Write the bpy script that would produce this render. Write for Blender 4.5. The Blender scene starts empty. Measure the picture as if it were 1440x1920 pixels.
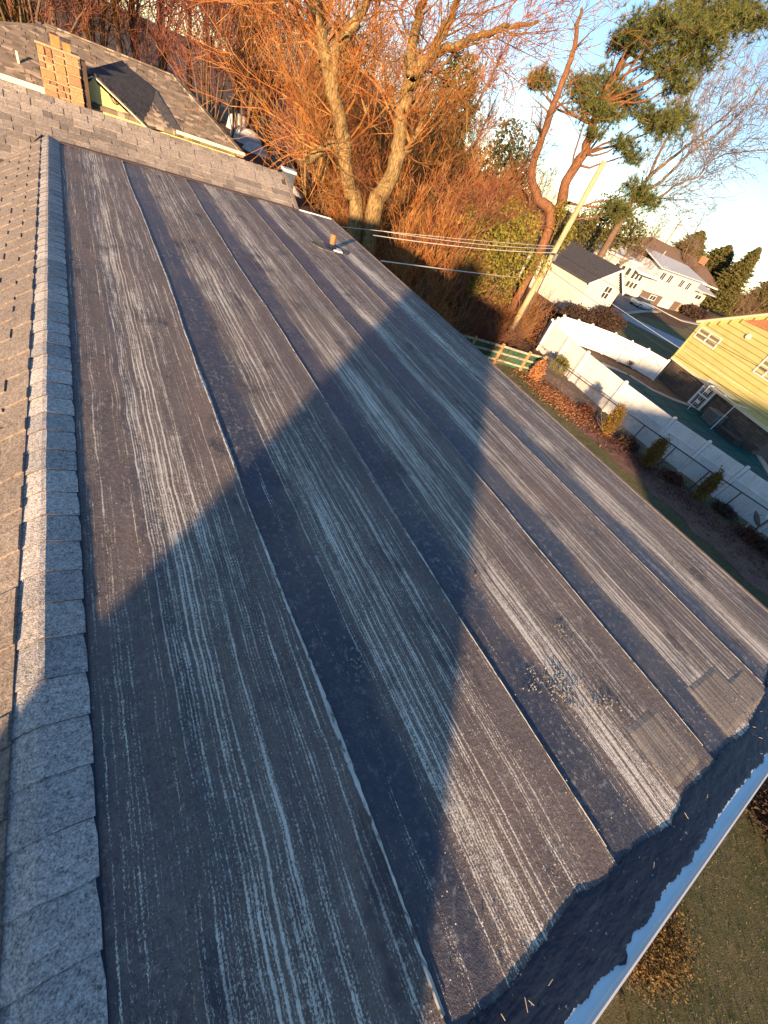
import bpy, math, random
import numpy as np
from mathutils import Matrix, Vector
random.seed(7)
RNG = np.random.default_rng(11)
SC = bpy.context.scene
COL = SC.collection
rad = math.radians

# ------------------------------------------------------------------ camera
# the camera stands 1.72 m above the flat roof; world origin is at the lens, z up,
# +Y runs along the roofing seams away from the viewer, +X across them
FPX = 749.0
_d = np.array([-355, 765, 749.]); _d /= np.linalg.norm(_d)
_y = np.array([-627, -1025, 749.]); _y -= _d * (_d @ _y); _y /= np.linalg.norm(_y)
_x = np.cross(_y, -_d)
RC = np.array([_x, _y, -_d])
cam = bpy.data.cameras.new('camera')
cam.sensor_fit = 'VERTICAL'; cam.sensor_height = 36; cam.sensor_width = 27
cam.lens = FPX / 1920 * 36
cam.clip_start = 0.05; cam.clip_end = 2000
co = bpy.data.objects.new('camera', cam); COL.objects.link(co)
m = Matrix.Identity(4)
for i in range(3):
    m[i][0] = RC[i][0]; m[i][1] = -RC[i][1]; m[i][2] = -RC[i][2]
co.matrix_world = m
SC.camera = co

# ------------------------------------------------------------------ light
SUN_EL = rad(9.0)
LD = np.array([0.67, 0.74]); LD /= np.linalg.norm(LD)       # the way the light travels over the ground
light_dir = Vector((LD[0] * math.cos(SUN_EL), LD[1] * math.cos(SUN_EL), -math.sin(SUN_EL)))
sun = bpy.data.lights.new('sun', 'SUN'); sun.energy = 5.0; sun.angle = rad(1.5); sun.color = (1.0, 0.65, 0.36)
so = bpy.data.objects.new('sun', sun); COL.objects.link(so)
so.rotation_euler = light_dir.to_track_quat('-Z', 'Y').to_euler()
W = bpy.data.worlds.new('World'); SC.world = W; W.use_nodes = True
wn = W.node_tree.nodes; wn.clear()
sky = wn.new('ShaderNodeTexSky'); sky.sky_type = 'NISHITA'; sky.sun_disc = False
sky.sun_elevation = SUN_EL
sky.sun_rotation = math.atan2(-LD[0], -LD[1])
sky.air_density = 0.8; sky.dust_density = 0.05; sky.ozone_density = 2.0
bg = wn.new('ShaderNodeBackground'); bg.inputs[1].default_value = 0.095
wo = wn.new('ShaderNodeOutputWorld')
W.node_tree.links.new(sky.outputs[0], bg.inputs[0]); W.node_tree.links.new(bg.outputs[0], wo.inputs[0])
SC.view_settings.view_transform = 'Standard'; SC.view_settings.look = 'None'
SC.view_settings.exposure = 1.6; SC.view_settings.gamma = 1.0
SC.view_settings.use_curve_mapping = False

# ------------------------------------------------------------------ survey helpers (photo pixel -> place)
G = -7.65          # ground level below the lens
RZ = -1.72         # flat roof level
def ray(px, py):
    v = np.array([px - 720., py - 960., FPX]); v /= np.linalg.norm(v); return RC @ v
def hitz(px, py, z=G):
    r = ray(px, py); return r * (z / r[2])
def hity(px, py, y):
    r = ray(px, py); return r * (y / r[1])
def hitd(px, py, d):
    r = ray(px, py); return r * (d / math.hypot(r[0], r[1]))
def z5(a, b): return (1040 + a / 3.6, 440 + b / 3.6)
def z4(a, b): return (840 + a / 2.4, 440 + b / 2.4)

# ------------------------------------------------------------------ materials
class NT:
    def __init__(s, name):
        s.m = bpy.data.materials.new(name); s.m.use_nodes = True
        s.t = s.m.node_tree; s.t.nodes.clear()
        s.out = s.t.nodes.new('ShaderNodeOutputMaterial')
        s.b = s.t.nodes.new('ShaderNodeBsdfPrincipled')
        s.t.links.new(s.b.outputs[0], s.out.inputs[0])
        s.pos = s.t.nodes.new('ShaderNodeNewGeometry').outputs['Position']
        s.oi = None
    def put(s, sock, v):
        if isinstance(v, (int, float)): sock.default_value = v
        elif isinstance(v, tuple): sock.default_value = (*v, 1.0) if (len(v) == 3 and len(sock.default_value) == 4) else v
        else: s.t.links.new(v, sock)
    def math(s, op, a, b=0.0, clamp=False):
        n = s.t.nodes.new('ShaderNodeMath'); n.operation = op; n.use_clamp = clamp
        s.put(n.inputs[0], a); s.put(n.inputs[1], b); return n.outputs[0]
    def sep(s, v):
        n = s.t.nodes.new('ShaderNodeSeparateXYZ'); s.put(n.inputs[0], v); return n.outputs
    def comb(s, x, y, z):
        n = s.t.nodes.new('ShaderNodeCombineXYZ')
        for i, v in enumerate((x, y, z)): s.put(n.inputs[i], v)
        return n.outputs[0]
    def vmul(s, v, k):
        n = s.t.nodes.new('ShaderNodeVectorMath'); n.operation = 'MULTIPLY'
        s.put(n.inputs[0], v); n.inputs[1].default_value = k; return n.outputs[0]
    def vadd(s, v, k):
        n = s.t.nodes.new('ShaderNodeVectorMath'); n.operation = 'ADD'
        s.put(n.inputs[0], v); s.put(n.inputs[1], k); return n.outputs[0]
    def noise(s, v, scale=1.0, detail=3.0, rough=0.55):
        n = s.t.nodes.new('ShaderNodeTexNoise'); s.put(n.inputs['Vector'], v)
        n.inputs['Scale'].default_value = scale; n.inputs['Detail'].default_value = detail
        n.inputs['Roughness'].default_value = rough; return n.outputs['Fac']
    def white(s, v):
        n = s.t.nodes.new('ShaderNodeTexWhiteNoise'); n.noise_dimensions = '1D'; s.put(n.inputs['W'], v); return n.outputs['Value']
    def voro(s, v, scale=1.0):
        n = s.t.nodes.new('ShaderNodeTexVoronoi'); s.put(n.inputs['Vector'], v)
        n.inputs['Scale'].default_value = scale; return n
    def ramp(s, f, stops, interp='LINEAR'):
        n = s.t.nodes.new('ShaderNodeValToRGB'); s.put(n.inputs[0], f); cr = n.color_ramp
        cr.interpolation = interp
        while len(cr.elements) < len(stops): cr.elements.new(0.5)
        for e, (p, c) in zip(cr.elements, stops):
            e.position = p
            if isinstance(c, (int, float)): c = (c, c, c)
            e.color = (*c, 1)
        return n.outputs[0]
    def mix(s, f, a, b, mode='MIX'):
        n = s.t.nodes.new('ShaderNodeMix'); n.data_type = 'RGBA'; n.blend_type = mode
        s.put(n.inputs[0], f); s.put(n.inputs[6], a); s.put(n.inputs[7], b); return n.outputs[2]
    def rmap(s, v, a, b, c=0.0, d=1.0):
        n = s.t.nodes.new('ShaderNodeMapRange'); s.put(n.inputs[0], v)
        for i, k in enumerate((a, b, c, d)): n.inputs[i + 1].default_value = k
        return n.outputs[0]
    def orand(s):
        if s.oi is None: s.oi = s.t.nodes.new('ShaderNodeObjectInfo')
        return s.oi.outputs['Random']
    def bump(s, h, dist=0.01, strength=1.0):
        n = s.t.nodes.new('ShaderNodeBump'); n.inputs['Strength'].default_value = strength
        n.inputs['Distance'].default_value = dist
        s.put(n.inputs['Height'], h); s.t.links.new(n.outputs[0], s.b.inputs['Normal'])
    def done(s, col, rough=0.8, spec=0.3, metal=0.0):
        s.put(s.b.inputs['Base Color'], col); s.put(s.b.inputs['Roughness'], rough)
        s.b.inputs['Specular IOR Level'].default_value = spec; s.b.inputs['Metallic'].default_value = metal
        return s.m

def pm(name, c1, c2, scale=3.0, rough=0.85, c3=None, scale3=30.0, vary=0.0, bump=0.0, bscale=60.0, spec=0.3, stretch=(1, 1, 1), metal=0.0, thr=(0.35, 0.65)):
    """two colours mixed by noise, a third in specks, per-object brightness, bump"""
    n = NT(name); v = n.vmul(n.pos, stretch) if stretch != (1, 1, 1) else n.pos
    f = n.rmap(n.noise(v, scale, 4), thr[0], thr[1])
    c = n.mix(f, c1, c2)
    if c3: c = n.mix(n.rmap(n.noise(v, scale3, 2), 0.52, 0.66), c, c3)
    if vary:
        k = n.rmap(n.orand(), 0, 1, 1 - vary, 1 + vary)
        c = n.mix(1.0, c, n.comb(k, k, k), 'MULTIPLY')
    if bump: n.bump(n.noise(v, bscale, 3), bump)
    return n.done(c, rough, spec, metal)

MT = {}
# granule shingles of the house the camera stands on
def shingle_mat(name, cols, grain=260.0, amp=1.0):
    n = NT(name)
    base = n.ramp(n.orand(), [(i / (len(cols) - 1), c) for i, c in enumerate(cols)])
    g = n.noise(n.pos, grain, 2, 0.8)
    g2 = n.noise(n.pos, grain * 0.35, 2, 0.7)
    k = n.rmap(n.math('ADD', n.math('MULTIPLY', g, 0.65), n.math('MULTIPLY', g2, 0.35)), 0.32, 0.68, 1 - 0.75 * amp, 1 + 0.95 * amp)
    big = n.rmap(n.noise(n.pos, 1.7, 3), 0.3, 0.7, 0.82, 1.15)
    k = n.math('MULTIPLY', k, big)
    c = n.mix(1.0, base, n.comb(k, k, k), 'MULTIPLY')
    n.bump(g, 0.004)
    return n.done(c, 0.9, 0.25)
MT['cap'] = shingle_mat('ridge_cap_granules', [(0.30, 0.30, 0.30), (0.40, 0.385, 0.365), (0.33, 0.325, 0.32), (0.46, 0.44, 0.415)], 150, 1.05)
MT['shingle'] = shingle_mat('brown_shingle_granules', [(0.22, 0.19, 0.165), (0.29, 0.255, 0.22), (0.17, 0.15, 0.135), (0.25, 0.215, 0.185), (0.34, 0.30, 0.26)], 90, 0.8)
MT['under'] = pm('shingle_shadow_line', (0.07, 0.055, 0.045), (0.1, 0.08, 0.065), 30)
MT['nshingle'] = None

def membrane_mat(k, x0, w, far=False):
    """weathered granulated roll roofing, seen along its length: dark bare lap, streaks of
    exposed white fibre running with the roll, mottled brown granules"""
    n = NT('roll_roofing_%d' % k)
    X, Y, Z = n.sep(n.pos)
    wob = n.math('MULTIPLY', n.math('SUBTRACT', n.noise(n.comb(k * 3.1, Y, 0.0), 0.8, 3), 0.5), 0.22)
    u = n.math('ADD', n.math('DIVIDE', n.math('SUBTRACT', X, x0), w), wob)
    r = random.Random(k * 17 + 3)
    if k == 0:
        prof = [(0, .3), (.10, .5), (.2, .6), (.32, .35), (.38, .9), (.62, 1.1), (.72, .7), (.86, .6), (1, .5)]
        dk = [(0, .8), (.05, .35), (.30, .15), (.37, .75), (.43, .2), (.55, 0), (.7, .25), (1, .1)]
    else:
        a = r.uniform(-.03, .03)
        prof = [(0, .04), (.17 + a, .05), (.25 + a, .5), (.32, 1.), (.5, .95), (.58, .6), (.68, .5), (.76, .72), (.84, .45), (1, .55)]
        dk = [(0, .95), (.2 + a, .95), (.28 + a, .25), (.5, 0), (.62, .2), (.9, .3), (1, .15)]
    inten = n.ramp(u, prof)
    ud = n.math('ADD', u, n.math('MULTIPLY', n.math('SUBTRACT', n.noise(n.comb(n.math('MULTIPLY', X, 5.0), n.math('MULTIPLY', Y, 2.6), 9.0 * k), 1.0, 4, 0.65), 0.5), 0.34))
    dark = n.ramp(ud, dk)
    # long streaks
    sv = n.comb(n.math('MULTIPLY', X, 62.0), n.math('MULTIPLY', Y, 1.1), float(k))
    s1 = n.noise(sv, 1.0, 2.5, 0.6)
    sv2 = n.comb(n.math('MULTIPLY', X, 150.0), n.math('MULTIPLY', Y, 4.0), 7.0 + k)
    s2 = n.noise(sv2, 1.0, 2, 0.6)
    # beads of wear along every streak
    dots = n.noise(n.comb(n.math('MULTIPLY', X, 250.0), n.math('MULTIPLY', Y, 120.0), 0.0), 1.0, 2, 0.8)
    big = n.noise(n.comb(n.math('MULTIPLY', X, 3.0), n.math('MULTIPLY', Y, 0.55), 3.0 * k), 1.0, 4, 0.6)
    spots = n.noise(n.pos, 38.0, 3, 0.65)
    grain2 = n.noise(n.vmul(n.pos, (1, .6, 1)), 120.0, 3, 0.8)
    I = n.math('MULTIPLY', inten, n.rmap(big, 0.3, 0.7, 0.45, 1.35))
    # one line of exposed fibre every 17 mm, each with its own strength that comes and goes
    xs = n.math('ADD', n.math('DIVIDE', X, 0.0125), n.math('MULTIPLY', n.noise(n.comb(n.math('MULTIPLY', X, 1.5), n.math('MULTIPLY', Y, 1.6), float(k)), 1.0, 3), 4.5))
    lid = n.math('FLOOR', xs); fr = n.math('ABSOLUTE', n.math('SUBTRACT', n.math('FRACT', xs), 0.5))
    line = n.rmap(fr, 0.10, 0.40, 1.0, 0.0)
    rnd = n.white(n.math('ADD', lid, 31.7 * k)); na = n.noise(n.comb(n.math('MULTIPLY', lid, 3.7), n.math('MULTIPLY', Y, 1.5), 2.0 * k), 1.0, 3, 0.65)
    amt = n.math('ADD', n.math('MULTIPLY', I, 1.05), n.math('ADD', n.math('MULTIPLY', n.math('SUBTRACT', rnd, 0.5), 0.55), n.math('MULTIPLY', n.math('SUBTRACT', na, 0.5), 1.7)))
    tot = n.math('ADD', n.math('MULTIPLY', n.math('MULTIPLY', line, n.rmap(rnd, 0, 1, .35, 1.0)), 0.30), n.math('ADD', n.math('MULTIPLY', dots, 1.75), n.math('MULTIPLY', amt, 0.46)))
    tot = n.math('ADD', tot, n.math('MULTIPLY', n.math('SUBTRACT', s1, 0.5), 0.85))
    tot = n.math('ADD', tot, n.math('MULTIPLY', n.math('SUBTRACT', s2, 0.5), 0.7))
    tot = n.math('ADD', tot, n.math('MULTIPLY', n.math('SUBTRACT', spots, 0.5), 0.5))
    white = n.rmap(tot, 1.40, 1.61, 0.0, 1.0)
    # scattered pale scuffs and lichen, everywhere
    scuff = n.rmap(n.math('ADD', spots, n.math('MULTIPLY', dots, 0.35)), 0.74, 0.88, 0.0, 0.65)
    scuff = n.math('MULTIPLY', scuff, n.rmap(n.noise(n.pos, 1.9, 4, 0.7), 0.40, 0.62, 0.2, 1.0))
    gran = n.noise(n.pos, 330.0, 1, 0.6)
    brown = n.mix(n.rmap(n.noise(n.comb(X, n.math('MULTIPLY', Y, 0.4), 0.0), 3.1, 4), 0.35, 0.65), (0.070, 0.056, 0.049), (0.185, 0.118, 0.088))
    brown = n.mix(n.rmap(gran, 0.45, 0.7, 0.0, 0.85), brown, (0.30, 0.265, 0.235))
    brown = n.mix(n.rmap(grain2, 0.44, 0.66, 0.0, 0.8), brown, (0.23, 0.20, 0.175))
    brown = n.mix(n.rmap(grain2, 0.46, 0.30, 0.0, 0.7), brown, (0.035, 0.034, 0.037))
    bd = n.mix(n.rmap(spots, 0.4, 0.7), (0.036, 0.046, 0.074), (0.060, 0.074, 0.112))  # dark bare lap, with a bluish sky sheen mixed into its colour
    base = n.mix(n.math('MULTIPLY', dark, n.rmap(n.noise(n.pos, 2.3, 4), 0.3, 0.55, 0.6, 1.0)), brown, bd)
    smear = n.math('MULTIPLY', n.math('MULTIPLY', I, n.rmap(n.noise(n.comb(n.math('MULTIPLY', X, 9.0), n.math('MULTIPLY', Y, 2.2), 11.0 + k), 1.0, 4, 0.65), 0.4, 0.68)), 0.42, True)
    base = n.mix(smear, base, (0.31, 0.275, 0.235))
    blot = n.noise(n.comb(n.math('MULTIPLY', X, 2.6), n.math('MULTIPLY', Y, 1.5), 5.0 * k), 1.0, 5, 0.65)
    bl = n.rmap(blot, 0.56, 0.66, 0.0, 1.0)
    base = n.mix(n.math('MULTIPLY', bl, 0.75), base, (0.040, 0.040, 0.052))
    white = n.math('MULTIPLY', white, n.rmap(bl, 0.0, 1.0, 1.0, 0.45))
    c = n.mix(scuff, base, (0.36, 0.34, 0.31))
    c = n.mix(n.math('MULTIPLY', white, 0.95), c, (0.86, 0.81, 0.69))
    n.bump(n.math('ADD', n.math('MULTIPLY', white, 0.6), n.math('ADD', n.math('MULTIPLY', dots, 0.8), spots)), 0.0035, 0.9)
    rough = n.rmap(dark, 0.0, 1.0, 0.85, 0.42)
    return n.done(c, rough, 0.4)

MT['seam'] = pm('pale_lap_edge', (0.42, 0.42, 0.38), (0.72, 0.72, 0.66), 14, c3=(0.12, 0.11, 0.1), scale3=50, stretch=(1, .5, 1))
n = NT('black_roof_cement')
f = n.noise(n.pos, 5, 5, .6)
c = n.mix(n.rmap(f, .35, .7), (0.006, 0.012, 0.028), (0.012, 0.022, 0.044))
c = n.mix(n.rmap(n.noise(n.pos, 55, 2, .7), .68, .75, 0, .7), c, (.3, .3, .28))
n.bump(n.math('ADD', n.noise(n.vmul(n.pos, (1, 2.5, 1)), 12, 2), n.math('MULTIPLY', n.noise(n.pos, 90, 2), .12)), 0.006)
MT['tar'] = n.done(c, 0.42, 0.5)
MT['drip'] = pm('pale_painted_metal', (0.66, 0.86, 0.94), (0.72, 0.9, 0.97), 8, 0.45, spec=0.5)
MT['white_trim'] = pm('white_painted_trim', (0.75, 0.74, 0.70), (0.82, 0.81, 0.78), 5, 0.5)
MT['vinyl'] = pm('white_vinyl', (0.64, 0.67, 0.68), (0.72, 0.75, 0.76), 1.2, 0.45, c3=(.60, .62, .60), scale3=3)
MT['metal'] = pm('galvanised_metal', (0.30, 0.30, 0.30), (0.45, 0.45, 0.44), 20, 0.45, metal=0.6)
MT['dark_metal'] = pm('dark_metal', (0.03, 0.03, 0.032), (0.06, 0.06, 0.06), 20, 0.5)
MT['copper'] = pm('rusty_vent_pipe', (0.16, 0.075, 0.035), (0.30, 0.17, 0.07), 25, 0.5, stretch=(1, 1, .3))
MT['lead'] = pm('pale_lead_flashing', (0.55, 0.57, 0.6), (0.75, 0.76, 0.78), 12, 0.5)
MT['wall'] = pm('cream_wall', (0.55, 0.5, 0.4), (0.62, 0.57, 0.46), 3)
MT['yellow'] = pm('yellow_siding', (0.60, 0.52, 0.19), (0.66, 0.58, 0.24), 1.5, 0.55, vary=.05)
MT['yellowtrim'] = pm('pale_yellow_trim', (0.8, 0.72, 0.48), (0.84, 0.77, 0.55), 3, 0.5)
MT['white_siding'] = pm('white_siding', (0.50, 0.49, 0.47), (0.56, 0.55, 0.53), 2, 0.6, vary=.03)
MT['grey_siding'] = pm('pale_grey_siding', (0.34, 0.38, 0.44), (0.38, 0.42, 0.48), 2, 0.6, vary=.03)
MT['glass'] = pm('window_glass', (0.03, 0.035, 0.04), (0.06, 0.065, 0.07), 2, 0.12, spec=0.6)
MT['blind'] = pm('window_with_blind', (0.20, 0.17, 0.14), (0.28, 0.24, 0.2), 4, 0.3, spec=0.5)
MT['darkroof'] = pm('charcoal_shingle_roof', (0.035, 0.037, 0.045), (0.065, 0.065, 0.075), 6, 0.9, c3=(.1, .1, .11), scale3=25, bump=.01, bscale=40)
MT['brownroof'] = pm('brown_shingle_roof', (0.13, 0.085, 0.06), (0.19, 0.13, 0.09), 4, 0.9, c3=(.23, .16, .11), scale3=20)
MT['greyroof'] = pm('pale_grey_roof', (0.36, 0.38, 0.42), (0.45, 0.47, 0.5), 4, 0.85)
MT['brick'] = pm('orange_brick', (0.40, 0.17, 0.09), (0.50, 0.24, 0.13), 8, 0.85, vary=.2)
MT['terracotta'] = pm('terracotta_flue', (0.52, 0.17, 0.06), (0.6, 0.22, 0.08), 8, 0.8)
MT['stone'] = None
n = NT('tan_chimney_stone')
c = n.ramp(n.orand(), [(0, (.36, .20, .09)), (.3, (.46, .26, .12)), (.55, (.24, .13, .07)), (.8, (.50, .32, .17)), (1, (.40, .24, .13))])
c = n.mix(n.rmap(n.noise(n.pos, 9, 5, .7), .35, .68, 0, .55), c, (.24, .16, .09))
n.bump(n.noise(n.pos, 14, 4), .03); MT['stone'] = n.done(c, .9)
MT['mortar'] = pm('chimney_mortar', (0.33, 0.25, 0.16), (0.44, 0.34, 0.22), 12, 0.95, bump=.01)
n = NT('brown_house_stone')
c = n.ramp(n.orand(), [(0, (.14, .10, .08)), (.3, (.2, .15, .12)), (.55, (.11, .09, .075)), (.8, (.24, .17, .12)), (1, (.17, .14, .12))])
c = n.mix(n.rmap(n.noise(n.pos, 5, 4, .7), .35, .68, 0, .5), c, (.1, .08, .07))
MT['hstone'] = n.done(c, .9)
# woods
def bark(name, a, b, sc=6.0, bs=22, z=.22):
    n = NT(name); v = n.vmul(n.pos, (1, 1, z))
    r = n.noise(v, bs, 4, .7)
    c = n.mix(n.rmap(r, .38, .62), a, b); c = n.mix(n.rmap(n.noise(n.pos, 1.1, 3), .4, .7, 0, .5), c, tuple(x * .55 for x in a))
    n.bump(r, .05); return n.done(c, .95, .1)
MT['bark'] = bark('grey_brown_bark', (.10, .068, .032), (.38, .265, .12))
MT['bark2'] = bark('plain_brown_bark', (.10, .065, .045), (.22, .15, .10))
MT['barkred'] = bark('reddish_bark', (.13, .06, .035), (.27, .14, .075))
def twig(name, a, b, c3=None):
    n = NT(name); f = n.noise(n.pos, .45, 3, .6)
    c = n.mix(n.rmap(f, .36, .64), a, b)
    if c3: c = n.mix(n.rmap(n.noise(n.pos, 2.2, 2), .5, .66), c, c3)
    return n.done(c, .9, .08)
MT['twig_red'] = twig('red_brown_twigs', (.14, .042, .026), (.21, .085, .05), (.25, .12, .075))
MT['twig_orange'] = twig('orange_twigs', (.22, .078, .022), (.29, .135, .045), (.32, .19, .075))
MT['twig_pink'] = twig('rosy_twigs', (.20, .07, .058), (.26, .115, .09), (.16, .06, .06))
MT['twig_brown'] = twig('brown_twigs', (.10, .065, .045), (.18, .12, .075))
MT['twig_grey'] = twig('grey_twigs', (.16, .13, .11), (.22, .18, .15))
def leaf(name, a, b, c3=None):
    n = NT(name); f = n.noise(n.pos, 2.2, 4, .65)
    c = n.mix(n.rmap(f, .34, .66), a, b)
    if c3: c = n.mix(n.rmap(n.noise(n.pos, 6.0, 2), .52, .66), c, c3)
    n.b.inputs['Transmission Weight'].default_value = 0
    return n.done(c, .7, .2)
MT['pine'] = leaf('pine_needles', (.040, .062, .018), (.095, .11, .03), (.16, .14, .04))
MT['conifer'] = leaf('conifer_foliage', (.05, .065, .02), (.11, .10, .03), (.15, .10, .035))
MT['ivy'] = leaf('ivy_leaves', (.09, .11, .015), (.20, .18, .025), (.24, .16, .03))
MT['under_green'] = leaf('undergrowth_leaves', (.08, .10, .018), (.20, .185, .03), (.24, .14, .03))
MT['arb'] = leaf('bronze_arborvitae', (.13, .085, .018), (.20, .12, .025), (.10, .09, .02))
MT['boxleaf'] = leaf('brown_gold_leaves', (.05, .036, .016), (.12, .08, .03), (.19, .12, .04))
MT['darkshrub'] = leaf('dark_winter_shrub', (.035, .022, .02), (.07, .04, .032), (.05, .045, .025))
MT['redshrub'] = leaf('maroon_shrub', (.07, .025, .02), (.12, .045, .03))
MT['litter'] = leaf('orange_fallen_leaves', (.30, .12, .05), (.42, .22, .10), (.2, .08, .04))

# ------------------------------------------------------------------ objects
def tag(o, label=None, cat=None, group=None, kind=None):
    if label: o['label'] = label
    if cat: o['category'] = cat
    if group: o['group'] = group
    if kind: o['kind'] = kind
    return o
def thing(name, label, cat, loc=(0, 0, 0), group=None):
    o = bpy.data.objects.new(name, None); o.empty_display_size = .3; COL.objects.link(o)
    o.location = tuple(float(v) for v in loc); return tag(o, label, cat, group)
def rootloc(p):
    """offset that lets a part's mesh, drawn in world coordinates, hang under its thing"""
    t = Vector((0, 0, 0)); q = p
    while q is not None: t += q.location; q = q.parent
    return -t
def obj(name, me, mat, parent=None, M=None):
    o = bpy.data.objects.new(name, me)
    if mat is not None and len(me.materials) == 0: me.materials.append(mat)
    COL.objects.link(o)
    if parent is not None: o.parent = parent
    off = Matrix.Translation(rootloc(parent)) if parent is not None else Matrix.Identity(4)
    if M is not None: o.matrix_local = off @ M
    else: o.location = off.to_translation()
    return o
class MB:
    def __init__(s): s.v = []; s.f = []
    def add(s, vs, fs):
        k = len(s.v); s.v += [tuple(float(c) for c in v) for v in vs]; s.f += [tuple(i + k for i in f) for f in fs]; return s
    def box(s, c, d, R=None):
        R = np.eye(3) if R is None else np.asarray(R); c = np.asarray(c, float)
        vs = [c + R @ (np.array(q) * np.array(d) / 2) for q in
              [(-1, -1, -1), (1, -1, -1), (1, 1, -1), (-1, 1, -1), (-1, -1, 1), (1, -1, 1), (1, 1, 1), (-1, 1, 1)]]
        return s.add(vs, [(0, 3, 2, 1), (4, 5, 6, 7), (0, 1, 5, 4), (1, 2, 6, 5), (2, 3, 7, 6), (3, 0, 4, 7)])
    def bar(s, a, b, w, h=None, up=(0, 0, 1)):
        a = np.asarray(a, float); b = np.asarray(b, float); h = w if h is None else h
        u = b - a; L = np.linalg.norm(u); u /= L
        v = np.cross(np.asarray(up, float), u)
        if np.linalg.norm(v) < 1e-5: v = np.cross((1, 0, 0), u)
        v /= np.linalg.norm(v); w2 = np.cross(u, v)
        return s.box((a + b) / 2, (L, w, h), np.array([u, v, w2]).T)
    def tube(s, pts, rr, n=8, cap=True):
        pts = [np.asarray(p, float) for p in pts]
        if isinstance(rr, (int, float)): rr = [rr] * len(pts)
        vs = []; fs = []; a = None
        for i, p in enumerate(pts):
            d = pts[min(i + 1, len(pts) - 1)] - pts[max(i - 1, 0)]; d = d / (np.linalg.norm(d) + 1e-9)
            if a is None: a = np.cross(d, (0, 0, 1.)) if abs(d[2]) < .95 else np.cross(d, (1., 0, 0))
            else: a = a - d * (a @ d)
            a = a / (np.linalg.norm(a) + 1e-9); b = np.cross(d, a)
            for k in range(n):
                t = 2 * math.pi * k / n; vs.append(p + rr[i] * (math.cos(t) * a + math.sin(t) * b))
        for i in range(len(pts) - 1):
            for k in range(n):
                fs.append((i * n + k, i * n + (k + 1) % n, (i + 1) * n + (k + 1) % n, (i + 1) * n + k))
        if cap: fs.append(tuple(range(n))); fs.append(tuple((len(pts) - 1) * n + k for k in range(n)))
        return s.add(vs, fs)
    def prism(s, poly, z0, z1):
        n = len(poly); vs = [(p[0], p[1], z0) for p in poly] + [(p[0], p[1], z1) for p in poly]
        return s.add(vs, [tuple(range(n))[::-1], tuple(range(n, 2 * n))] + [(i, (i + 1) % n, n + (i + 1) % n, n + i) for i in range(n)])
    def slab(s, pts, nrm, t):
        """polygon extruded by t along nrm"""
        n = len(pts); q = [np.asarray(p, float) for p in pts]; d = np.asarray(nrm, float) * t
        return s.add(q + [p + d for p in q], [tuple(range(n))[::-1], tuple(range(n, 2 * n))] + [(i, (i + 1) % n, n + (i + 1) % n, n + i) for i in range(n)])
    def mesh(s, name):
        me = bpy.data.meshes.new(name); me.from_pydata(s.v, [], s.f); me.update(); return me
    def build(s, name, mat, parent=None, **k): return obj(name, s.mesh(name), mat, parent, **k)
def np_mesh(name, V, F, smooth=False):
    me = bpy.data.meshes.new(name); V = np.asarray(V, np.float32); F = np.asarray(F, np.int32)
    nf, k = F.shape
    me.vertices.add(len(V)); me.vertices.foreach_set('co', V.ravel())
    me.loops.add(nf * k); me.loops.foreach_set('vertex_index', F.ravel())
    me.polygons.add(nf); me.polygons.foreach_set('loop_start', np.arange(nf, dtype=np.int32) * k)
    try: me.polygons.foreach_set('loop_total', np.full(nf, k, np.int32))
    except Exception: pass
    me.update(calc_edges=True)
    me.polygons.foreach_set('use_smooth', np.full(nf, bool(smooth)))
    return me
def seg_mesh(name, segs, sides):
    """tapered prisms for many branch segments at once: rows p0 p1 r0 r1"""
    S = np.asarray(segs, float); p0 = S[:, 0:3]; p1 = S[:, 3:6]; r0 = S[:, 6]; r1 = S[:, 7]
    d = p1 - p0; d /= (np.linalg.norm(d, axis=1, keepdims=True) + 1e-9)
    ref = np.where(np.abs(d[:, 2:3]) > .9, np.array([[1., 0, 0]]), np.array([[0, 0, 1.]]))
    a = np.cross(d, ref); a /= (np.linalg.norm(a, axis=1, keepdims=True) + 1e-9); b = np.cross(d, a)
    V = []
    for (p, r) in ((p0, r0), (p1, r1)):
        for k in range(sides):
            t = 2 * math.pi * k / sides
            V.append(p + r[:, None] * (math.cos(t) * a + math.sin(t) * b))
    V = np.stack(V, 1); n = len(S); base = (np.arange(n) * 2 * sides)[:, None]
    F = [base + np.array([[k, (k + 1) % sides, sides + (k + 1) % sides, sides + k]]) for k in range(sides)]
    return np_mesh(name, V.reshape(-1, 3), np.stack(F, 1).reshape(-1, 4), smooth=sides > 4)
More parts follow.
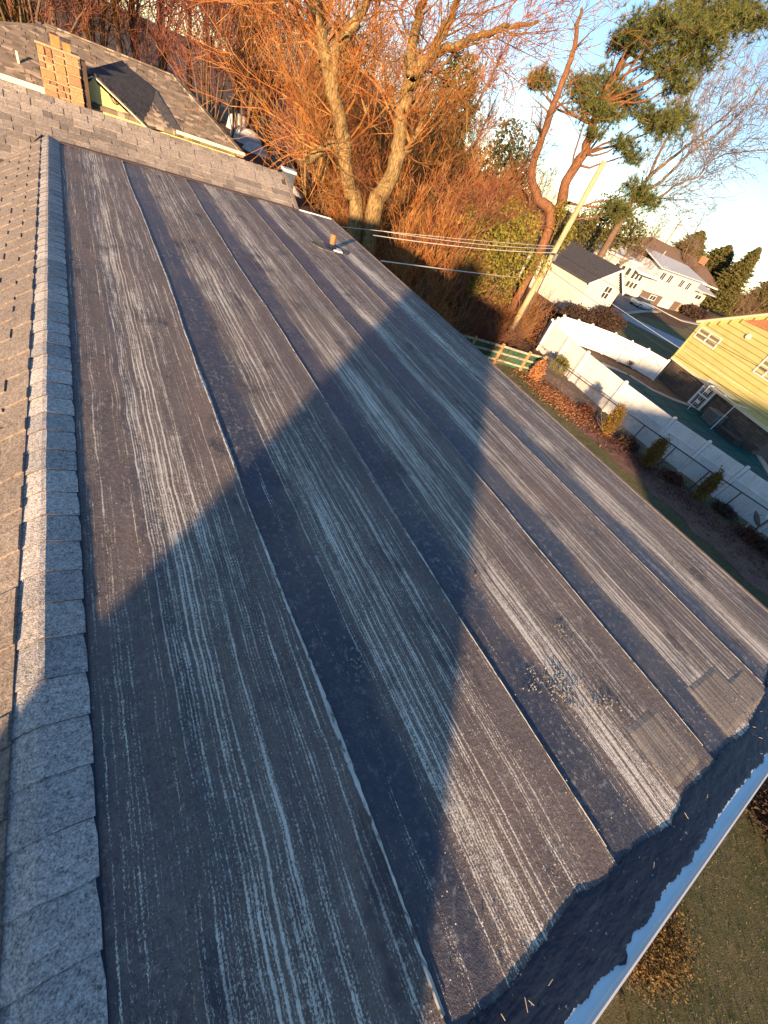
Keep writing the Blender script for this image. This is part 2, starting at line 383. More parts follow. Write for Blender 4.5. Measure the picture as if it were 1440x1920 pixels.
def grow(rng, out, p, d, L, r, depth, spread=.5, up=.12, kids=(2, 4), seg=3, rmin=.006, shrink=.62, wig=.16):
    p = np.asarray(p, float); d = np.asarray(d, float); d /= np.linalg.norm(d)
    pts = [p]; rr = [r]
    for i in range(seg):
        d = d + rng.normal(0, wig, 3) + np.array([0, 0, up * .5]); d /= np.linalg.norm(d)
        q = pts[-1] + d * L / seg; r2 = max(rmin, r * (1 - .5 * (i + 1) / seg))
        out.append((*pts[-1], *q, rr[-1], r2)); pts.append(q); rr.append(r2)
    if depth <= 0: return
    for k in range(rng.integers(kids[0], kids[1] + 1)):
        t = rng.uniform(.3, 1.0); i = min(seg - 1, int(t * seg)); f = t * seg - i
        q = pts[i] * (1 - f) + pts[i + 1] * f
        e = rng.normal(0, 1, 3); e -= d * (e @ d); e /= np.linalg.norm(e)
        nd = d * (1 - spread * rng.uniform(.5, 1)) + e * spread * rng.uniform(.7, 1.3) + np.array([0, 0, up])
        grow(rng, out, q, nd, L * shrink * rng.uniform(.75, 1.25), max(rmin, rr[i] * .55), depth - 1, spread, up, kids, seg, rmin, shrink, wig)
    grow(rng, out, pts[-1], d + rng.normal(0, .15, 3), L * shrink * 1.1, max(rmin, rr[-1] * .9), depth - 1, spread, up, kids, seg, rmin, shrink, wig)
def leaves(rng, c, rad3, n, size, shell=.35, flat=False, out=None, elong=1.0):
    """n leaf faces through an ellipsoid, denser towards its skin; returns V (n,3,3)"""
    u = rng.normal(0, 1, (n, 3)); u /= np.linalg.norm(u, axis=1, keepdims=True)
    rr = (shell + (1 - shell) * rng.random((n, 1))) ** .6 * (1 + .16 * rng.normal(0, 1, (n, 1)))
    P = np.asarray(c, float) + u * rr * np.asarray(rad3, float)
    a = rng.normal(0, 1, (n, 3)); a /= np.linalg.norm(a, axis=1, keepdims=True)
    b = np.cross(a, rng.normal(0, 1, (n, 3))); b /= (np.linalg.norm(b, axis=1, keepdims=True) + 1e-9)
    s = size * rng.uniform(.6, 1.4, (n, 1))
    return np.stack([P - a * s * elong - b * s * .4, P + a * s * elong, P + b * s * .8 - a * s * .3 * elong], 1)
def tri_obj(name, T, mat, parent=None):
    T = np.concatenate(T) if isinstance(T, list) else T
    me = np_mesh(name, T.reshape(-1, 3), np.arange(len(T) * 3).reshape(-1, 3)); return obj(name, me, mat, parent)

def sheet(name, poly, z, mat, kind='structure', parent=None, sub=None):
    mb = MB(); mb.add([(p[0], p[1], z) for p in poly], [tuple(range(len(poly)))])
    o = mb.build(name, mat, parent)
    if kind: o['kind'] = kind
    return o

# ================================================================== ground
MT['litterground'] = pm('woodland_floor', (.055, .036, .026), (.11, .062, .038), .5, 1.0, c3=(.19, .10, .06), scale3=9, bump=.05, bscale=14)
n = NT('winter_lawn')
a_ = n.noise(n.pos, .55, 5, .6); b_ = n.noise(n.pos, 7, 4, .75); c_ = n.noise(n.pos, 45, 3, .8)
c = n.mix(n.rmap(a_, .38, .64), (.105, .125, .055), (.18, .175, .09))
c = n.mix(n.rmap(b_, .42, .66, 0, .8), c, (.24, .205, .13))
c = n.mix(n.rmap(c_, .5, .7, 0, .7), c, (.04, .052, .024))
n.bump(n.math('ADD', c_, b_), .06); MT['lawn'] = n.done(c, .95, .1)
MT['soil'] = pm('brown_bare_soil', (.10, .07, .052), (.17, .12, .085), 1.3, 1.0, c3=(.22, .16, .11), scale3=12, bump=.03, bscale=20)
MT['mulch'] = pm('reddish_mulch', (.12, .07, .055), (.22, .125, .095), 1.8, 1.0, c3=(.34, .22, .17), scale3=22, bump=.05, bscale=25)
MT['asphalt'] = pm('grey_asphalt', (.15, .155, .17), (.21, .215, .225), 1.2, .9, c3=(.18, .18, .19), scale3=40)
MT['road'] = pm('pale_road', (.34, .36, .41), (.40, .42, .47), .8, .85)
MT['concrete'] = pm('pale_concrete', (.38, .35, .31), (.46, .43, .38), 1.5, .9)
MT['snow'] = pm('old_snow', (.42, .42, .44), (.62, .62, .64), 4, .7, bump=.03, bscale=8)

mb = MB(); Lg = 900
mb.add([(-Lg, -Lg, G), (Lg, -Lg, G), (Lg, Lg, G), (-Lg, Lg, G)], [(0, 1, 2, 3)])
tag(mb.build('ground', MT['litterground']), kind='structure')
sheet('lawn', [(-20, -14), (34, -14), (25.6, 0), (24.6, 5), (24.4, 11), (22.6, 12.6), (21.0, 15.6), (14.5, 17.5), (10, 13), (5, 9), (-20, 9)], G + .010, MT['lawn'])
def sst(t): t = min(1, max(0, t)); return t * t * (3 - 2 * t)
def slope(x, y):
    '''rise of the wooded bank behind the house above the general ground level'''
    return 3.1 * sst((y - 18.5) / 9) * sst((16.5 - x) / 6) * sst((x + 60) / 20) + .5 * sst((y - 30) / 12) * sst((16.5 - x) / 6)
V = []; F = []; nx_, ny_ = 56, 46
for j in range(ny_ + 1):
    for i in range(nx_ + 1):
        x = -60 + 77 * i / nx_; y = 18.4 + 72 * j / ny_; V.append((x, y, G - .02 + slope(x, y) + .05 * math.sin(x * 1.3 + y * .7) * min(1, slope(x, y))))
for j in range(ny_):
    for i in range(nx_): a = j * (nx_ + 1) + i; F.append((a, a + 1, a + nx_ + 2, a + nx_ + 1))
tag(obj('wooded_bank', np_mesh('wooded_bank', V, F, True), MT['litterground']), kind='structure')
def ribbon(c, w, wob=.25, seed=1):
    r = random.Random(seed); L = []; R = []
    for i, (x, y) in enumerate(c):
        a = c[max(0, i - 1)]; b = c[min(len(c) - 1, i + 1)]; dx, dy = b[0] - a[0], b[1] - a[1]; q = math.hypot(dx, dy)
        nx, ny = -dy / q, dx / q; w1 = w / 2 * (1 + r.uniform(-wob, wob)); w2 = w / 2 * (1 + r.uniform(-wob, wob))
        L.append((x + nx * w1, y + ny * w1)); R.append((x - nx * w2, y - ny * w2))
    return L + R[::-1]
bedline = [(21.6 - .02 * i + (0.9 if i > 14 else 0) * .0 + .8 * math.exp(-((i - 2) / 4) ** 2), 15.2 - i * .8) for i in range(24)]
sheet('planting_bed', ribbon(bedline, 3.0, .22, 4), G + .022, MT['mulch'])
# neighbour's yard, street and far lawns
sheet('pool_yard', [(24.8, -6), (45, -6), (46, 10), (40.5, 17), (37.8, 16), (32.4, 20.6), (26.6, 19.2), (25.8, 18.4), (24.4, 11)], G + .008, MT['soil'])
P5 = lambda a, b: tuple(hitz(*z5(a, b))[:2])
sheet('far_lawn', [P5(330, 530), P5(430, 490), P5(560, 540), (78, 34), (150, 60), (150, -10), (60, 0), (42, 15), (36, 21)], G + .006, MT['lawn'])
sheet('street', [P5(365, 515), P5(405, 503), P5(870, 722), (90, 14), (86, 10), P5(835, 765)], G + .030, MT['road'])
sheet('driveway', [P5(385, 500), P5(430, 392), P5(515, 385), P5(640, 470), P5(705, 520), P5(600, 520), P5(480, 530)], G + .018, MT['asphalt'])
mb = MB()
pts = [P5(480, 533), P5(600, 520), P5(705, 521)]
for a, b in zip(pts, pts[1:]): mb.bar((*a, G + .07), (*b, G + .07), .5, .12)
tag(mb.build('driveway_kerb', MT['concrete']), kind='structure')
pts = [P5(640, 470), P5(760, 535), P5(850, 580), P5(985, 610)]
mb = MB()
for a, b in zip(pts, pts[1:]): mb.bar((*a, G + .05), (*b, G + .05), .8, .09)
tag(mb.build('front_path', MT['concrete']), kind='structure')

# ================================================================== the house under the camera
HX0, HX1, HY0, HY1 = -0.215, 4.21, -0.775, 9.2
house = thing('brown_roofed_house', 'low roof in the foreground with striped roll roofing and brown shingles', 'house', (2.0, 4.0, G))
SEAMS = [-0.215, 0.565, 1.445, 2.385, 3.30, 4.21]
def seam_x(k, y):
    if k in (0, 5): return SEAMS[k]
    return SEAMS[k] + .011 * math.sin(y * 1.1 + k * 2.1) + .004 * math.sin(y * 2.9 + k) + .0015 * math.sin(y * 9 + 3 * k)
def bumpz(x, y):
    return .0012 * math.sin(x * 5 + y * 1.3) + .0012 * math.sin(y * 3.1 - x * 7) + .0005 * math.sin(y * 9 + x * 13)
NY = 90
for k in range(5):
    V = []; F = []; cols = 10
    for j in range(NY + 1):
        y = HY0 + .13 + (HY1 - HY0 - .12) * j / NY
        xa = seam_x(k, y) - (.0 if k else .06); xb = seam_x(k + 1, y)
        for i in range(cols + 1):
            u = i / cols; x = xa + (xb - xa) * u
            lift = -.006 if (k and u < .001) else 0
            lift += .004 * max(0, (u - .85) / .15) * min(1, max(0, (y + .63) / .25)) if k < 4 else 0       # the free edge rides up over the next sheet
            V.append((x, y, RZ + bumpz(x, y) * min(1, min(u, 1 - u) * 6) + lift))
    for j in range(NY):
        for i in range(cols):
            a = j * (cols + 1) + i; F.append((a, a + 1, a + cols + 2, a + cols + 1))
    obj('roofing_sheet', np_mesh('roofing_sheet', V, F, True), membrane_mat(k, SEAMS[k], SEAMS[k + 1] - SEAMS[k]), house)
rs = random.Random(5)
for k in range(1, 5):                 # pale lap edge: narrow, broken, uneven width
    V = []; F = []; n_ = 420
    for j in range(n_ + 1):
        y = HY0 + .25 + (HY1 - HY0 - .3) * j / n_; x = seam_x(k, y)
        w = (.0095 if k == 1 else .006) * (0.7 + .45 * math.sin(y * 2.3 + k) * math.sin(y * 5.1)) + rs.uniform(-.0012, .0022)
        w = max(.0015, w)
        V += [(x - w, y, RZ + .0052), (x - w * .2, y, RZ + .0066), (x + w, y, RZ + .0018)]
    for j in range(n_):
        a = 3 * j; F += [(a, a + 1, a + 4, a + 3), (a + 1, a + 2, a + 5, a + 4)]
    obj('lap_seam', np_mesh('lap_seam', V, F), MT['seam'], house)
# end laps and repair patches in the near sheets
MT['patch'] = membrane_mat(9, 1.9, .9)
def patch(x0, x1, y0, y1, mat, dz=.0075, name='repair_patch', seed=1):
    r = random.Random(seed); pts = []
    for (a, b) in (((x0, y0), (x1, y0)), ((x1, y0), (x1, y1)), ((x1, y1), (x0, y1)), ((x0, y1), (x0, y0))):
        for i in range(10):
            t = i / 10; pts.append((a[0] + (b[0] - a[0]) * t + r.uniform(-.004, .004), a[1] + (b[1] - a[1]) * t + r.uniform(-.004, .004), RZ + .006))
    V = []; F = []; na_, nb2 = 12, 10
    for j in range(nb2 + 1):
        for i in range(na_ + 1):
            x = x0 + (x1 - x0) * i / na_ + r.uniform(-.003, .003); y = y0 + (y1 - y0) * j / nb2 + r.uniform(-.003, .003)
            V.append((x, y, RZ + bumpz(x, y) + (.0035 if 0 < i < na_ and 0 < j < nb2 else .0005)))
    for j in range(nb2):
        for i in range(na_): a = j * (na_ + 1) + i; F.append((a, a + 1, a + na_ + 2, a + na_ + 1))
    return obj(name, np_mesh(name, V, F), mat, house)
def sheet_patch_mat(name, cA, cB, wht):
    n = NT(name); X, Y, Z = n.sep(n.pos)
    s1 = n.noise(n.comb(n.math('MULTIPLY', X, 62.), n.math('MULTIPLY', Y, 2.), 5.), 1, 2.5, .6)
    dots = n.noise(n.comb(n.math('MULTIPLY', X, 210.), n.math('MULTIPLY', Y, 105.), 0.), 1, 2, .75)
    w = n.rmap(n.math('ADD', s1, dots), 1.02 - wht * .12, 1.4, 0, 1)
    c = n.mix(n.rmap(n.noise(n.pos, 6, 4), .35, .65), cA, cB)
    c = n.mix(n.math('MULTIPLY', w, .9), c, (.6, .56, .48)); n.bump(dots, .003); return n.done(c, .85, .3)
mp1 = sheet_patch_mat('patch_streaked', (.12, .095, .075), (.19, .145, .11), 1.5)
mp2 = sheet_patch_mat('patch_grey', (.06, .056, .056), (.09, .08, .075), .3)
q = lambda px, py: hitz(px, py, RZ)
patch(2.62, 3.02, -.58, -.30, mp1, seed=2)
patch(1.98, 2.30, -.56, -.27, mp1, seed=3)
patch(3.0, 3.28, -.58, -.40, mp1, seed=4)
# blistered spot with lifted flakes
rng = np.random.default_rng(3)
T = []
for (cx, cy, s, nn) in ((1.77, .02, .13, 260), (1.62, .12, .08, 60), (1.95, -.12, .09, 90), (2.05, .28, .07, 40), (.78, .52, .09, 60), (.83, .30, .10, 40), (.30, -.30, .16, 40), (1.72, .78, .03, 16)):
    P = np.array([[cx, cy, RZ + .006]]) + rng.normal(0, 1, (nn, 3)) * np.array([[s * .45, s * .45, .001]])
    a = rng.normal(0, 1, (nn, 3)) * np.array([[1, 1, .25]]); a /= np.linalg.norm(a, axis=1, keepdims=True)
    b = np.cross(a, np.array([0, 0, 1.])); sz = rng.uniform(.002, .0065, (nn, 1))
    T.append(np.stack([P - a * sz, P + a * sz, P + b * sz + np.array([0, 0, .003])], 1))
    T.append(np.stack([P - a * sz, P + a * sz, P - b * sz + np.array([0, 0, -.003])], 1))
tri_obj('blister_flakes', T, pm('blister_flake', (.16, .155, .15), (.34, .33, .31), 60), house)['kind'] = 'stuff'

# roof deck, walls and eaves below the sheets
MB().box(((HX0 + HX1) / 2 - .1, (HY0 + HY1) / 2, RZ - .09), (HX1 - HX0 + .2, HY1 - HY0 - .02, .15)).build('roof_deck', MT['wall'], house)
MB().box(((-.45 + HX1 - .45) / 2, (HY0 + .3 + 9.8) / 2, (G + RZ - .2) / 2), (HX1, 9.8 - HY0 - .3, RZ - .2 - G)).build('wall', MT['wall'], house)
MB().box((-2.8, 5.9, (G - 4.9) / 2), (4.6, 13.0, -4.9 - G)).build('wall', MT['wall'], house)
MB().box((HX1 + .005, (HY0 + HY1) / 2, RZ - .085), (.02, HY1 - HY0 + .02, .16)).build('fascia', MT['white_trim'], house)
MB().box((HX1 + .02, (HY0 + HY1) / 2, RZ - .001), (.035, HY1 - HY0 + .03, .012)).build('eave_edge', pm('weathered_eave_edge', (.16, .14, .12), (.25, .22, .19), 20), house)
MB().box((3.83, HY1 + .03, RZ + .003), (.75, .05, .022)).build('drip_edge', MT['white_trim'], house)
MB().box((3.83, HY1 + .015, RZ - .1), (.75, .02, .16)).build('fascia', MT['white_trim'], house)
# rake: pale metal drip edge, white lip and the black cement smeared over it
o = MB().box(((-.9 + HX1) / 2, HY0 + .045, RZ - .004), (HX1 + .9, .11, .008)).build('drip_edge', MT['drip'], house)
MB().box(((-.9 + HX1) / 2, HY0 - .013, RZ - .05), (HX1 + .9, .006, .12)).build('rake_board', MT['white_trim'], house)
MB().box(((-.9 + HX1) / 2, HY0 - .0055, RZ + .003), (HX1 + .9, .009, .010)).build('drip_lip', MT['white_trim'], house)
V = []; F = []; nx = 700; rr_ = random.Random(8)
ja = jb = 0
for i in range(nx + 1):
    x = -.26 + (HX1 + .26) * i / nx
    ja = .86 * ja + rr_.uniform(-.0035, .0035); jb = .8 * jb + rr_.uniform(-.004, .004)
    yin = -.592 + .018 * math.sin(x * 2.1) + .010 * math.sin(x * 5.7 + 1) + .007 * math.sin(x * 13) + ja
    yout = HY0 + .034 + .006 * math.sin(x * 3.3) + .004 * math.sin(x * 9) + jb
    if abs(x - 1.235) < .03: yout = HY0 + .002 + .012 * abs(x - 1.235) / .03
    if x > 3.05: yin += (x - 3.05) * .12
    for t in range(9):
        y = yin + (yout - yin) * t / 8
        h = .0058 + .0012 * math.sin(x * 11 + t) * math.sin(y * 40) + .0006 * rr_.random()
        if t in (0, 8): h = .0032
        V.append((x, y, RZ + h))
for i in range(nx):
    for t in range(8):
        a = i * 9 + t; F.append((a + 1, a, a + 9, a + 10))
obj('roof_cement_strip', np_mesh('roof_cement_strip', V, F, True), MT['tar'], house)
# pine straws on the cement
mb = MB()
for i in range(16):
    x = rr_.uniform(.4, 3.4); y = rr_.uniform(-.74, -.6); a = rr_.uniform(0, 3.1); L = rr_.uniform(.012, .035)
    mb.bar((x, y, RZ + .018), (x + L * math.cos(a), y + L * math.sin(a), RZ + .019), .0016)
mb.build('fallen_needles', pm('straw', (.5, .42, .3), (.6, .5, .38), 9), house)['kind'] = 'stuff'
# small bits of grit on the sheets
T = []
nn = 2600; P = np.stack([rng.uniform(-.2, 4.1, nn), -.5 + rng.random(nn) ** 2 * 6, np.full(nn, RZ + .006)], 1)
a = rng.normal(0, 1, (nn, 3)) * np.array([[1, 1, .3]]); a /= np.linalg.norm(a, axis=1, keepdims=True); b = np.cross(a, np.array([0, 0, 1.]))
sz = rng.uniform(.0012, .004, (nn, 1)); T = np.stack([P - a * sz, P + a * sz, P + b * sz + np.array([0, 0, .003])], 1)
tri_obj('roof_grit', T, pm('pale_grit', (.25, .25, .23), (.42, .4, .37), 40), house)['kind'] = 'stuff'

# --- ridge cap: one folded shingle every 16 cm
prof = [(-.505, -1.779), (-.44, -1.742), (-.39, -1.712), (-.350, -1.691), (-.330, -1.6865), (-.302, -1.6945), (-.25, -1.7075), (-.212, -1.7165)]
def cap_mesh(seed):
    r = random.Random(seed); V = []; L = .19
    for j, (y, dz) in enumerate(((0, .0062), (L, .0006))):
        for side in (0, 1):
            for i, (x, z) in enumerate(prof):
                e = .0008 * r.uniform(-1, 1)
                V.append((x, y + e * 3, z + dz + e + (-.006 if side else 0)))
    n_ = len(prof); F = []
    for i in range(n_ - 1):
        F.append((i, i + 1, 2 * n_ + i + 1, 2 * n_ + i)); F.append((n_ + i + 1, n_ + i, 3 * n_ + i, 3 * n_ + i + 1))
        F.append((i + 1, i, n_ + i, n_ + i + 1)); F.append((2 * n_ + i, 2 * n_ + i + 1, 3 * n_ + i + 1, 3 * n_ + i))
    F.append((0, 2 * n_, 3 * n_, n_)); F.append((n_ - 1, 2 * n_ - 1, 4 * n_ - 1, 3 * n_ - 1))
    return np_mesh('ridge_cap_shingle', V, F)
caps = [cap_mesh(i) for i in range(5)]
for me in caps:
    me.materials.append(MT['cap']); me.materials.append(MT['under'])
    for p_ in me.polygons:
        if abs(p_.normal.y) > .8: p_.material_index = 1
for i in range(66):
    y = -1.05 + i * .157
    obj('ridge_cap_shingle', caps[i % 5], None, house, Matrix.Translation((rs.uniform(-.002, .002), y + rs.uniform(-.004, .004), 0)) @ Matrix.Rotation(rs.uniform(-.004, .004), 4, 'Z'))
MB().box((-.214, 4.2, RZ + .004), (.012, 10, .006)).build('cap_sealant_line', MT['tar'], house)

# --- shingled slopes, tab by tab
def tab_mesh(w, t, L=.15):
    mb = MB(); mb.add([(0, 0, 0), (w, 0, 0), (w, L, 0), (0, L, 0), (0, 0, t), (w, 0, t), (w, L, .002), (0, L, .002)],
                      [(0, 3, 2, 1), (4, 5, 6, 7), (0, 1, 5, 4), (1, 2, 6, 5), (2, 3, 7, 6), (3, 0, 4, 7)])
    me = mb.mesh('shingle'); me.materials.append(MT['shingle']); return me
TABS = {(w, t): tab_mesh(w, t) for w in (.10, .14, .19, .25) for t in (.006, .015)}
def shingle_field(o, u, v, n, ulen, courses, keep, exp=.143, limit=300):
    """u runs along the courses, v up the slope"""
    o, u, v, n = [np.asarray(q_, float) for q_ in (o, u, v, n)]; cnt = 0; rest = MB()
    for c in range(courses):
        s = -rs.uniform(0, .3); hi = rs.random() < .5
        while s < ulen:
            w = rs.choice((.10, .14, .19, .25)); t = .015 if hi else .006; hi = not hi
            p = o + u * s + v * (c * exp)
            if keep(p + u * w / 2 + v * exp / 2):
                M = Matrix(((u[0], v[0], n[0], p[0]), (u[1], v[1], n[1], p[1]), (u[2], v[2], n[2], p[2]), (0, 0, 0, 1)))
                if cnt < limit: obj('shingle', TABS[(w, t)], None, house, M)
                else:
                    R = np.array([u, v, n]).T; rest.box(p + R @ np.array([w / 2, exp / 2, t / 2]), (w, exp, t), R)
                cnt += 1
            s += w + .003
    if rest.v: rest.build('shingle_course', MT['shingle'], house)['kind'] = 'stuff'
# back slope rising from the flat roof
sb = .50; cb = 1 / math.hypot(1, sb); vb = (0, cb, sb * cb); nb = (0, -sb * cb, cb); BY = 9.2; ridgeY = 9.93
def back_z(y): return RZ + .0 + sb * (y - BY)
shingle_field((-3.4, 7.5, back_z(7.5) + .006), (1, 0, 0), vb, nb, 6.75, 19,
              lambda p: p[1] < ridgeY - .03 and p[0] < 3.44 - .2 * (p[1] - BY) and (p[1] > BY or (p[0] < -.16 and p[2] > -1.772 - .63 * (-.485 - p[0]) + .0)), limit=330)
rz = back_z(ridgeY)
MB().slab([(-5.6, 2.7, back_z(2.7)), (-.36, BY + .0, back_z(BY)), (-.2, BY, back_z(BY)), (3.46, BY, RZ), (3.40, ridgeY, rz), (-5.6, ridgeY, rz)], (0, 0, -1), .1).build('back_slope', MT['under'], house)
MB().slab([(-5.6, ridgeY + .01, rz), (3.40, ridgeY + .01, rz), (3.46, 13.0, rz - .5 * 3.1), (-5.6, 13.0, rz - .5 * 3.1)], (0, 0, -1), .1).build('rear_slope', MT['shingle'], house)
MB().box(((-5.6 + 3.4) / 2, ridgeY, (G + rz) / 2 - .2), (8.0, .1, rz - G - .5)).build('gable_wall', MT['wall'], house)
MB().bar((3.455, BY - .02, RZ + .012), (3.40, ridgeY, rz + .012), .07, .03).build('rake_edge', MT['shingle'], house)
capm = MB().add([(0, -.10, -.045), (0, 0, .012), (0, .10, -.045), (.16, -.10, -.040), (.16, 0, .020), (.16, .10, -.040)], [(0, 3, 4, 1), (1, 4, 5, 2), (3, 5, 4), (0, 1, 2)]).mesh('ridge_cap_shingle')
capm.materials.append(MT['shingle'])
for i in range(43):
    obj('ridge_cap_shingle', capm, None, house, Matrix.Translation((-3.35 + i * .157, ridgeY, rz + .012 + .003 * (i % 2))))
# flashing where the slope meets the flat roof
MB().slab([(-.2, BY - .09, RZ + .006), (3.47, BY - .09, RZ + .006), (3.47, BY + .01, RZ + .012), (-.2, BY + .01, RZ + .012)], (0, 0, 1), .006).build('wall_flashing', pm('brown_flashing', (.075, .05, .042), (.14, .095, .08), 9, .6, stretch=(1, 4, 1)), house)
# left slope falling from the ridge
sl = .63; cl = 1 / math.hypot(1, sl); ul = (0, 1, 0); vl = (cl, 0, sl * cl); nl = (-sl * cl, 0, cl)
def left_z(x): return -1.772 - sl * (-.485 - x)
x0 = -1.75
def vkeep(p):   # stop at the valley with the back slope
    return p[0] < -.47 and p[2] > back_z(p[1]) - .005 and p[0] > -1.7
# courses run along Y: u = -Y so that v (up the slope) and n stay right-handed
shingle_field((x0, 9.6, left_z(x0) + .006), (0, -1, 0), vl, nl, 10.8, 11, vkeep, limit=300)
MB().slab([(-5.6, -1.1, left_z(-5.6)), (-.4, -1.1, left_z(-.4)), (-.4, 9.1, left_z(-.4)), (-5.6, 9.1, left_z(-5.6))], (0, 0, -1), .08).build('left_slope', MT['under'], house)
MB().tube([(-.40, 9.19, back_z(9.19) + .03), (-.56, 8.96, back_z(8.96) + .02), (-1.0, 8.40, back_z(8.40) + .02), (-1.7, 7.5, back_z(7.5) + .02)], .012, 5).build('valley_sealant', MT['tar'], house)

# --- vent pipe
vx, vy = 3.335, 7.08
MB().tube([(vx, vy, RZ), (vx, vy, RZ + .21)], .048, 16, cap=False).build('vent_pipe', MT['copper'], house)
MB().tube([(vx, vy, RZ + .17), (vx, vy, RZ + .2095)], .040, 14).build('pipe_opening', MT['dark_metal'], house)
ring = MB()
ring.tube([(vx, vy, RZ + .010), (vx, vy, RZ + .035), (vx, vy, RZ + .07)], [.115, .075, .052], 20, cap=False)
ring.build('pipe_boot', MT['tar'], house)
MB().prism([(vx - .02, vy - .14), (vx + .13, vy - .17), (vx + .16, vy - .02), (vx + .09, vy + .02), (vx + .07, vy - .06)], RZ + .012, RZ + .03).build('lead_flashing', MT['lead'], house)
pts = [(vx + .34 * math.cos(t) * (1 + .1 * math.sin(3 * t)), vy + .22 * math.sin(t) * (1 + .1 * math.cos(2 * t))) for t in np.linspace(0, 6.28, 22)[:-1]]
MB().prism(pts, RZ + .004, RZ + .012).build('flashing_collar', mp2, house)

# --- unseen chimney made up behind the viewer to cast the roof's shadow band
MB().box((-1.45, -1.53, (G + .45) / 2), (1.18, 1.0, .45 - G)).build('chimney', MT['brick'], house)
MB().box((-1.45, -1.53, .495), (1.24, 1.06, .09)).build('shade_caster_cap', MT['concrete'], house)
MB().box((-1.45, -1.53, .685), (.35, .35, .3)).build('flue', MT['terracotta'], house)

# ================================================================== stone-chimney house beyond the ridge
K = 1.8
nb_ = thing('yellow_gabled_house', 'yellow house behind the ridge with a stone chimney and a dark shaded gable roof', 'house', (2.5, 28.3, G))
EY, EZ, RY2, RZ2 = 25.2, -3.18, 28.3, -1.63          # eave and ridge of the main roof
MT['nroof'] = NT('mottled_brown_shingles')
n = MT['nroof']
X, Y, Z = n.sep(n.pos)
cell = n.voro(n.comb(n.math('MULTIPLY', X, 3.6), n.math('MULTIPLY', Y, 7.8), 0.0), 1.0)
cc = n.ramp(n.sep(cell.outputs['Color'])[0], [(0, (.09, .075, .06)), (.35, (.22, .18, .14)), (.7, (.15, .12, .10)), (1, (.38, .31, .24))])
MT['nroof'] = n.done(cc, .9)
eL, eR = -5.2, 6.57
main = MB()
main.slab([(eL, EY, EZ), (eR, EY, EZ), (4.1, RY2, RZ2), (-.45, RY2, RZ2), (-3.5, 26.2, -2.68)], (0, 0, -1), .12)
main.slab([(-.45, RY2, RZ2), (4.1, RY2, RZ2), (eR, 31.4, EZ), (eL, 31.4, EZ)], (0, 0, -1), .12)
main.slab([(4.1, RY2, RZ2), (eR, EY, EZ), (eR, 31.4, EZ)], (0, 0, -1), .12)
main.slab([(-.45, RY2, RZ2), (eL, 31.4, EZ), (eL, EY, EZ), (-3.5, 26.2, -2.68)], (0, 0, -1), .12)
roof = main.build('roof', MT['nroof'], nb_)
MB().bar((-.45, RY2, RZ2 + .02), (4.1, RY2, RZ2 + .02), .25, .05).build('ridge_cap', MT['nroof'], nb_)
MB().bar((4.1, RY2, RZ2 + .02), (eR, EY, EZ + .02), .25, .05).build('hip_cap', MT['nroof'], nb_)
# rows of slightly raised shingles on the front slope
row = MB(); r = random.Random(2)
dv = np.array([0, RY2 - EY, RZ2 - EZ]); Ls = np.linalg.norm(dv); dv /= Ls; nv = np.array([0, -dv[2], dv[1]])
Rm = np.array([(1, 0, 0), dv, nv]).T
for c_ in range(24):
    for s in np.arange(eL + .2, eR - .2, .34):
        if r.random() < .5:
            p = np.array([s + r.uniform(-.1, .1), EY, EZ]) + dv * (c_ * .143 + .08)
            xr = eR - .15 - (p[1] - EY) * .8; xl = eL + .3 + (p[1] - EY) * 1.4
            if xl < p[0] < xr: row.box(p + nv * .008, (r.choice((.14, .2, .28)), .135, .016), Rm)
row.build('raised_shingle', MT['nroof'], nb_)['kind'] = 'stuff'
MB().box(((eL + eR) / 2, 28.3, (G + EZ) / 2 - .1), (eR - eL - .6, 5.6, EZ - G - .1)).build('wall', MT['yellow'], nb_)
MB().box((-1.9, EY - .02, EZ - .08), (4.2, .05, .16)).build('fascia', MT['yellowtrim'], nb_)
MB().box((-2.35, EY + .28, EZ - .36), (.14, .08, .42)).build('corner_board', MT['yellowtrim'], nb_)
for i in range(3):
    MB().box((-1.5, EY + .28, EZ - .22 - i * .16), (1.6, .04, .15)).build('siding_board', MT['yellow'], nb_)
MB().box((5.15, EY - .07, EZ + .03), (2.9, .12, .11)).build('gutter', MT['yellowtrim'], nb_)
# front gable in yellow siding
gx, gy, gz = .87, 25.30, -2.33
hw = 1.75; ez = gz - hw * .60
gab = MB()
PA, PB_, PC = np.array([gx, gy - .15, gz + .08]), np.array([2.15, 27.75, -1.84]), np.array([gx + hw, gy - .15, ez + .08])
PD, PE = np.array([3.9, 25.35, -3.05]), np.array([3.2, 27.0, -2.20])
gab.slab([PA, PC, PD, PE, PB_], (0, 0, -1), .07)
gab.slab([(gx, gy - .15, gz + .08), (gx - 1.3, gy - .15, gz - .70), (gx - 1.3, gy + 1.2, gz - .70), (gx, gy + 1.2, gz + .08)], (0, 0, -1), .07)
groof = gab.build('gable_roof', MT['darkroof'], nb_)  # charcoal shingles; the dark colour also stands in for shade on this slope
rowg = MB(); eu = PB_ - PA; eu /= np.linalg.norm(eu); ng = np.cross(PC - PA, PB_ - PA); ng /= np.linalg.norm(ng); dvg = np.cross(eu, ng)
if dvg[2] > 0: dvg = -dvg
Rg = np.array([dvg, np.cross(ng, dvg), ng]).T
poly2 = [((p - PA) @ dvg, (p - PA) @ eu) for p in (PA, PC, PD, PE, PB_)]
def inpoly(x, y, P):
    c_ = False; j = len(P) - 1
    for i in range(len(P)):
        if (P[i][1] > y) != (P[j][1] > y) and x < (P[j][0] - P[i][0]) * (y - P[i][1]) / (P[j][1] - P[i][1]) + P[i][0]: c_ = not c_
        j = i
    return c_
